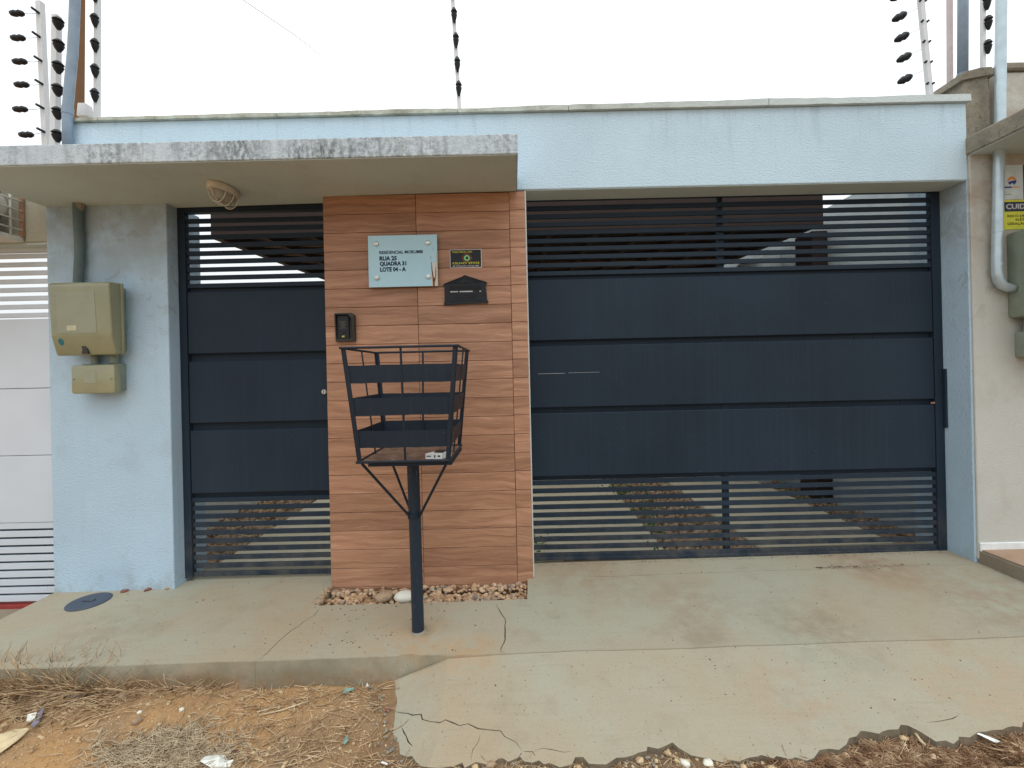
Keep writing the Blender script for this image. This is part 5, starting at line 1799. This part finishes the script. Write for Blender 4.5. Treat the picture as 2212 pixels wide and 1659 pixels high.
sp.obj('dry_grass', 'straw', 'loose scattered straw bits on the soil left of the broken apron', 'dry grass')
sp = Soup()
for px_ in range(1690, 2260, 22):
    for py_ in (1612, 1640, 1665):
        if py_ < 1618 and px_ < 1830: continue
        tuft(sp, px_ + rng.uniform(-8, 8), py_, .05, .030, 70, .03, .10, .0018, .16, .5, rng, (.25, -.15))
sp.obj('dry_grass', 'straw_dark', 'dark brown dead straw below the apron at bottom right', 'dry grass')
sp = Soup()
for px_ in range(1690, 2260, 30):
    for py_ in (1608, 1640):
        tuft(sp, px_ + rng.uniform(-8, 8), py_ + 6, .05, .030, 8, .05, .13, .0024, .12, .4, rng, (.4, -.25))
sp.obj('dry_grass', 'straw', 'pale straw stalks over the dark straw at bottom right', 'dry grass')
sp = Soup(); rng = random.Random(77)
for (x_, y_) in jag:
    left = x_ < -.30 and y_ > -1.13
    for i in range(5 if left else (2 if rng.random() < .5 else 0)):
        xx, yy = x_ + rng.gauss(-.022 if left else 0, .030), y_ + (rng.gauss(0, .02) if left else -abs(rng.gauss(0, .022)))
        if in_apron(xx, yy) or yy > -.735: continue
        r = rng.uniform(.002, .009)
        pebble(sp, (xx, yy, max(zsoil(xx, yy), zsoil(x_, y_)) + r * .5), r, .75, rng)
sp.obj('rubble', 'rough', 'grey concrete crumbs along the broken apron edge', 'rubble', False)
def stick(pts, r, mat, label, zs=None, name='dry_stick'):
    bm = bmnew()
    P_ = [on(a, b, zsoil) + Vector((0, 0, h)) for a, b, h in pts]
    tube(bm, P_, [r * (1 - .5 * i / (len(P_) - 1)) for i in range(len(P_))], 7)
    return tag(fin(bm, name, mat, smooth=True), label, 'stick', 'dry sticks on the verge')
stick([(556, 1541, .006), (585, 1534, .008), (612, 1528, .006)], .0035, 'straw_grey', 'short pale stick above a longer parallel one on the soil')
stick([(560, 1548, .006), (610, 1538, .009), (664, 1520, .010), (666, 1508, .012)], .0038, 'straw_grey', 'long pale hooked stick on the soil left of the apron')
stick([(722, 1510, .004), (700, 1462, .055), (682, 1432, .085)], .0022, 'straw', 'thin straw stalk leaning up against the kerb face')
stick([(255, 1447, .10), (300, 1430, .115), (330, 1418, .118), (375, 1395, .122), (408, 1372, .125)], .0024, 'straw', 'long thin grass stem reaching over the sidewalk at left')
stick([(325, 1505, .004), (308, 1480, .04), (290, 1462, .05)], .003, 'straw', 'bent yellow reed stalk at the kerb foot')
stick([(572, 1487, .006), (600, 1484, .01), (626, 1488, .006)], .003, 'straw_grey', 'curved whitish twig at the foot of the kerb')
stick([(1975, 1592, .02), (1990, 1612, .018), (2000, 1618, .014)], .0055, 'card_cream', 'pale broken cane piece by the apron at bottom right')
for i, (a, b, s, m_, lb_) in enumerate([
        (535 - 28, 1630, .016, 'stone_brown', 'round brown stone above the white paper scrap'),
        (395 * 0 + 297, 1560, .020, 'stone_tan', 'flat tan stone above the grey grass mat'),
        (393, 1540 - 5, .012, 'stone_white', 'white oval pebble on the orange soil'),
        (838, 1535, .012, 'stone_red', 'small reddish brick chip at the apron corner'),
        (610, 1600, .012, 'stone_tan', 'rounded orange-tan stone left of the apron'),
        (302, 1563 - 23, .010, 'stone_white', 'small white chip on the orange soil at left'),
        (268, 1505, .022, 'stone_tan', 'grey-tan stone half under the kerb grass'),
        (1530, 1652, .018, 'stone_white', 'pale stone chunk under the broken apron edge'),
        (1565, 1645, .014, 'stone_tan', 'tan pebble under the broken apron edge'),
        (1480, 1652, .016, 'stone_white', 'whitish stone under the notch of the apron edge'),
        (1060, 1655, .018, 'stone_tan', 'tan stone below the cracked apron corner')]):
    c = on(a, b, zsoil)
    rock('stone', (c.x, c.y, c.z + s * .35), (s * 1.1, s * .8, s * .6), m_, lb_, sd=i + .7, rot=i * 1.3, blocky=.4)

def scrap(name, px_pts, mat, label, cat, lift=.012, curl=.02, zf=zsoil):
    """a thin crumpled piece of litter with real thickness"""
    pts = [on(a, b, zf) for a, b in px_pts]
    cen = sum(pts, Vector()) / len(pts)
    poly = [Vector((p.x, p.y)) for p in pts]
    vs = list(poly)
    n0 = len(poly)
    for i in range(n0):
        vs.append(poly[i].lerp(Vector((cen.x, cen.y)), .5))
    vs.append(Vector((cen.x, cen.y)))
    ar = sum(poly[i].x * poly[(i + 1) % n0].y - poly[(i + 1) % n0].x * poly[i].y for i in range(n0))
    ring_ = list(range(n0)) if ar > 0 else list(range(n0 - 1, -1, -1))
    ov, oe, of, _, _, orf = geometry.delaunay_2d_cdt(vs, [], [ring_], 1, 1e-5, True)
    of = [f for f, q_ in zip(of, orf) if q_]
    bm = bmnew()
    bv = [bm.verts.new((v.x, v.y, zf(v.x, v.y) + lift + curl * noise.noise((v.x * 21, v.y * 21, len(label))))) for v in ov]
    for f in of:
        bm.faces.new([bv[i] for i in f])
    r = bmesh.ops.extrude_face_region(bm, geom=bm.faces[:])
    bmesh.ops.translate(bm, verts=[g for g in r['geom'] if isinstance(g, bmesh.types.BMVert)], vec=(0, 0, -.0012))
    return tag(fin(bm, name, mat), label, cat)
scrap('paper_scrap', [(433, 1662), (442, 1645), (470, 1631), (487, 1638), (492, 1646), (505, 1648), (497, 1662), (470, 1672)], 'card_white', 'crumpled white paper scrap at the bottom left edge', 'paper', .016, .025)
scrap('cardboard_scrap', [(-30, 1640), (-25, 1600), (0, 1594), (30, 1581), (60, 1580), (63, 1582), (40, 1605), (2, 1633)], 'card_cream', 'torn cream cardboard piece at the left edge of the soil', 'cardboard', .012, .02)
scrap('foil_sachet', [(65, 1582), (78, 1568), (80, 1552), (94, 1541), (96, 1545), (86, 1575), (74, 1584)], 'plastic_grey', 'grey foil sachet lying on the soil at far left', 'sachet', .024, .02)
scrap('plastic_cup', [(57, 1566), (60, 1556), (72, 1552), (80, 1548), (76, 1560), (66, 1574)], 'card_white', 'small crushed white plastic cup beside the foil sachet', 'cup', .018, .03)
scrap('plastic_film', [(146, 1522), (152, 1510), (170, 1506), (184, 1503), (178, 1514), (160, 1522)], 'plastic_blue', 'blue plastic film in the dry kerb grass', 'plastic film', .016, .02)
scrap('plastic_scrap', [(741, 1503), (745, 1494), (764, 1489), (766, 1494), (750, 1501)], 'plastic_teal', 'teal plastic scrap at the kerb foot left of the apron', 'scrap', .014, .015)
scrap('plastic_scrap', [(741, 1616), (746, 1602), (752, 1598), (753, 1610), (745, 1618)], 'plastic_teal', 'teal plastic scrap low on the soil beside the apron', 'scrap', .014, .015)
scrap('paper_scrap', [(790, 1490), (794, 1480), (797, 1490)], 'card_white', 'tiny white paper shard near the kerb and apron corner', 'paper', .016, .01)
scrap('paper_scrap', [(822, 1653), (826, 1650), (838, 1655), (836, 1659)], 'card_white', 'tiny white paper slip at the bottom left of the apron', 'paper', .012, .008)
scrap('wrapper', [(2098, 1598), (2110, 1599), (2150, 1611), (2160, 1617), (2152, 1620), (2120, 1608)], 'card_white', 'white candy wrapper in the dark straw at bottom right', 'wrapper', .03, .02)
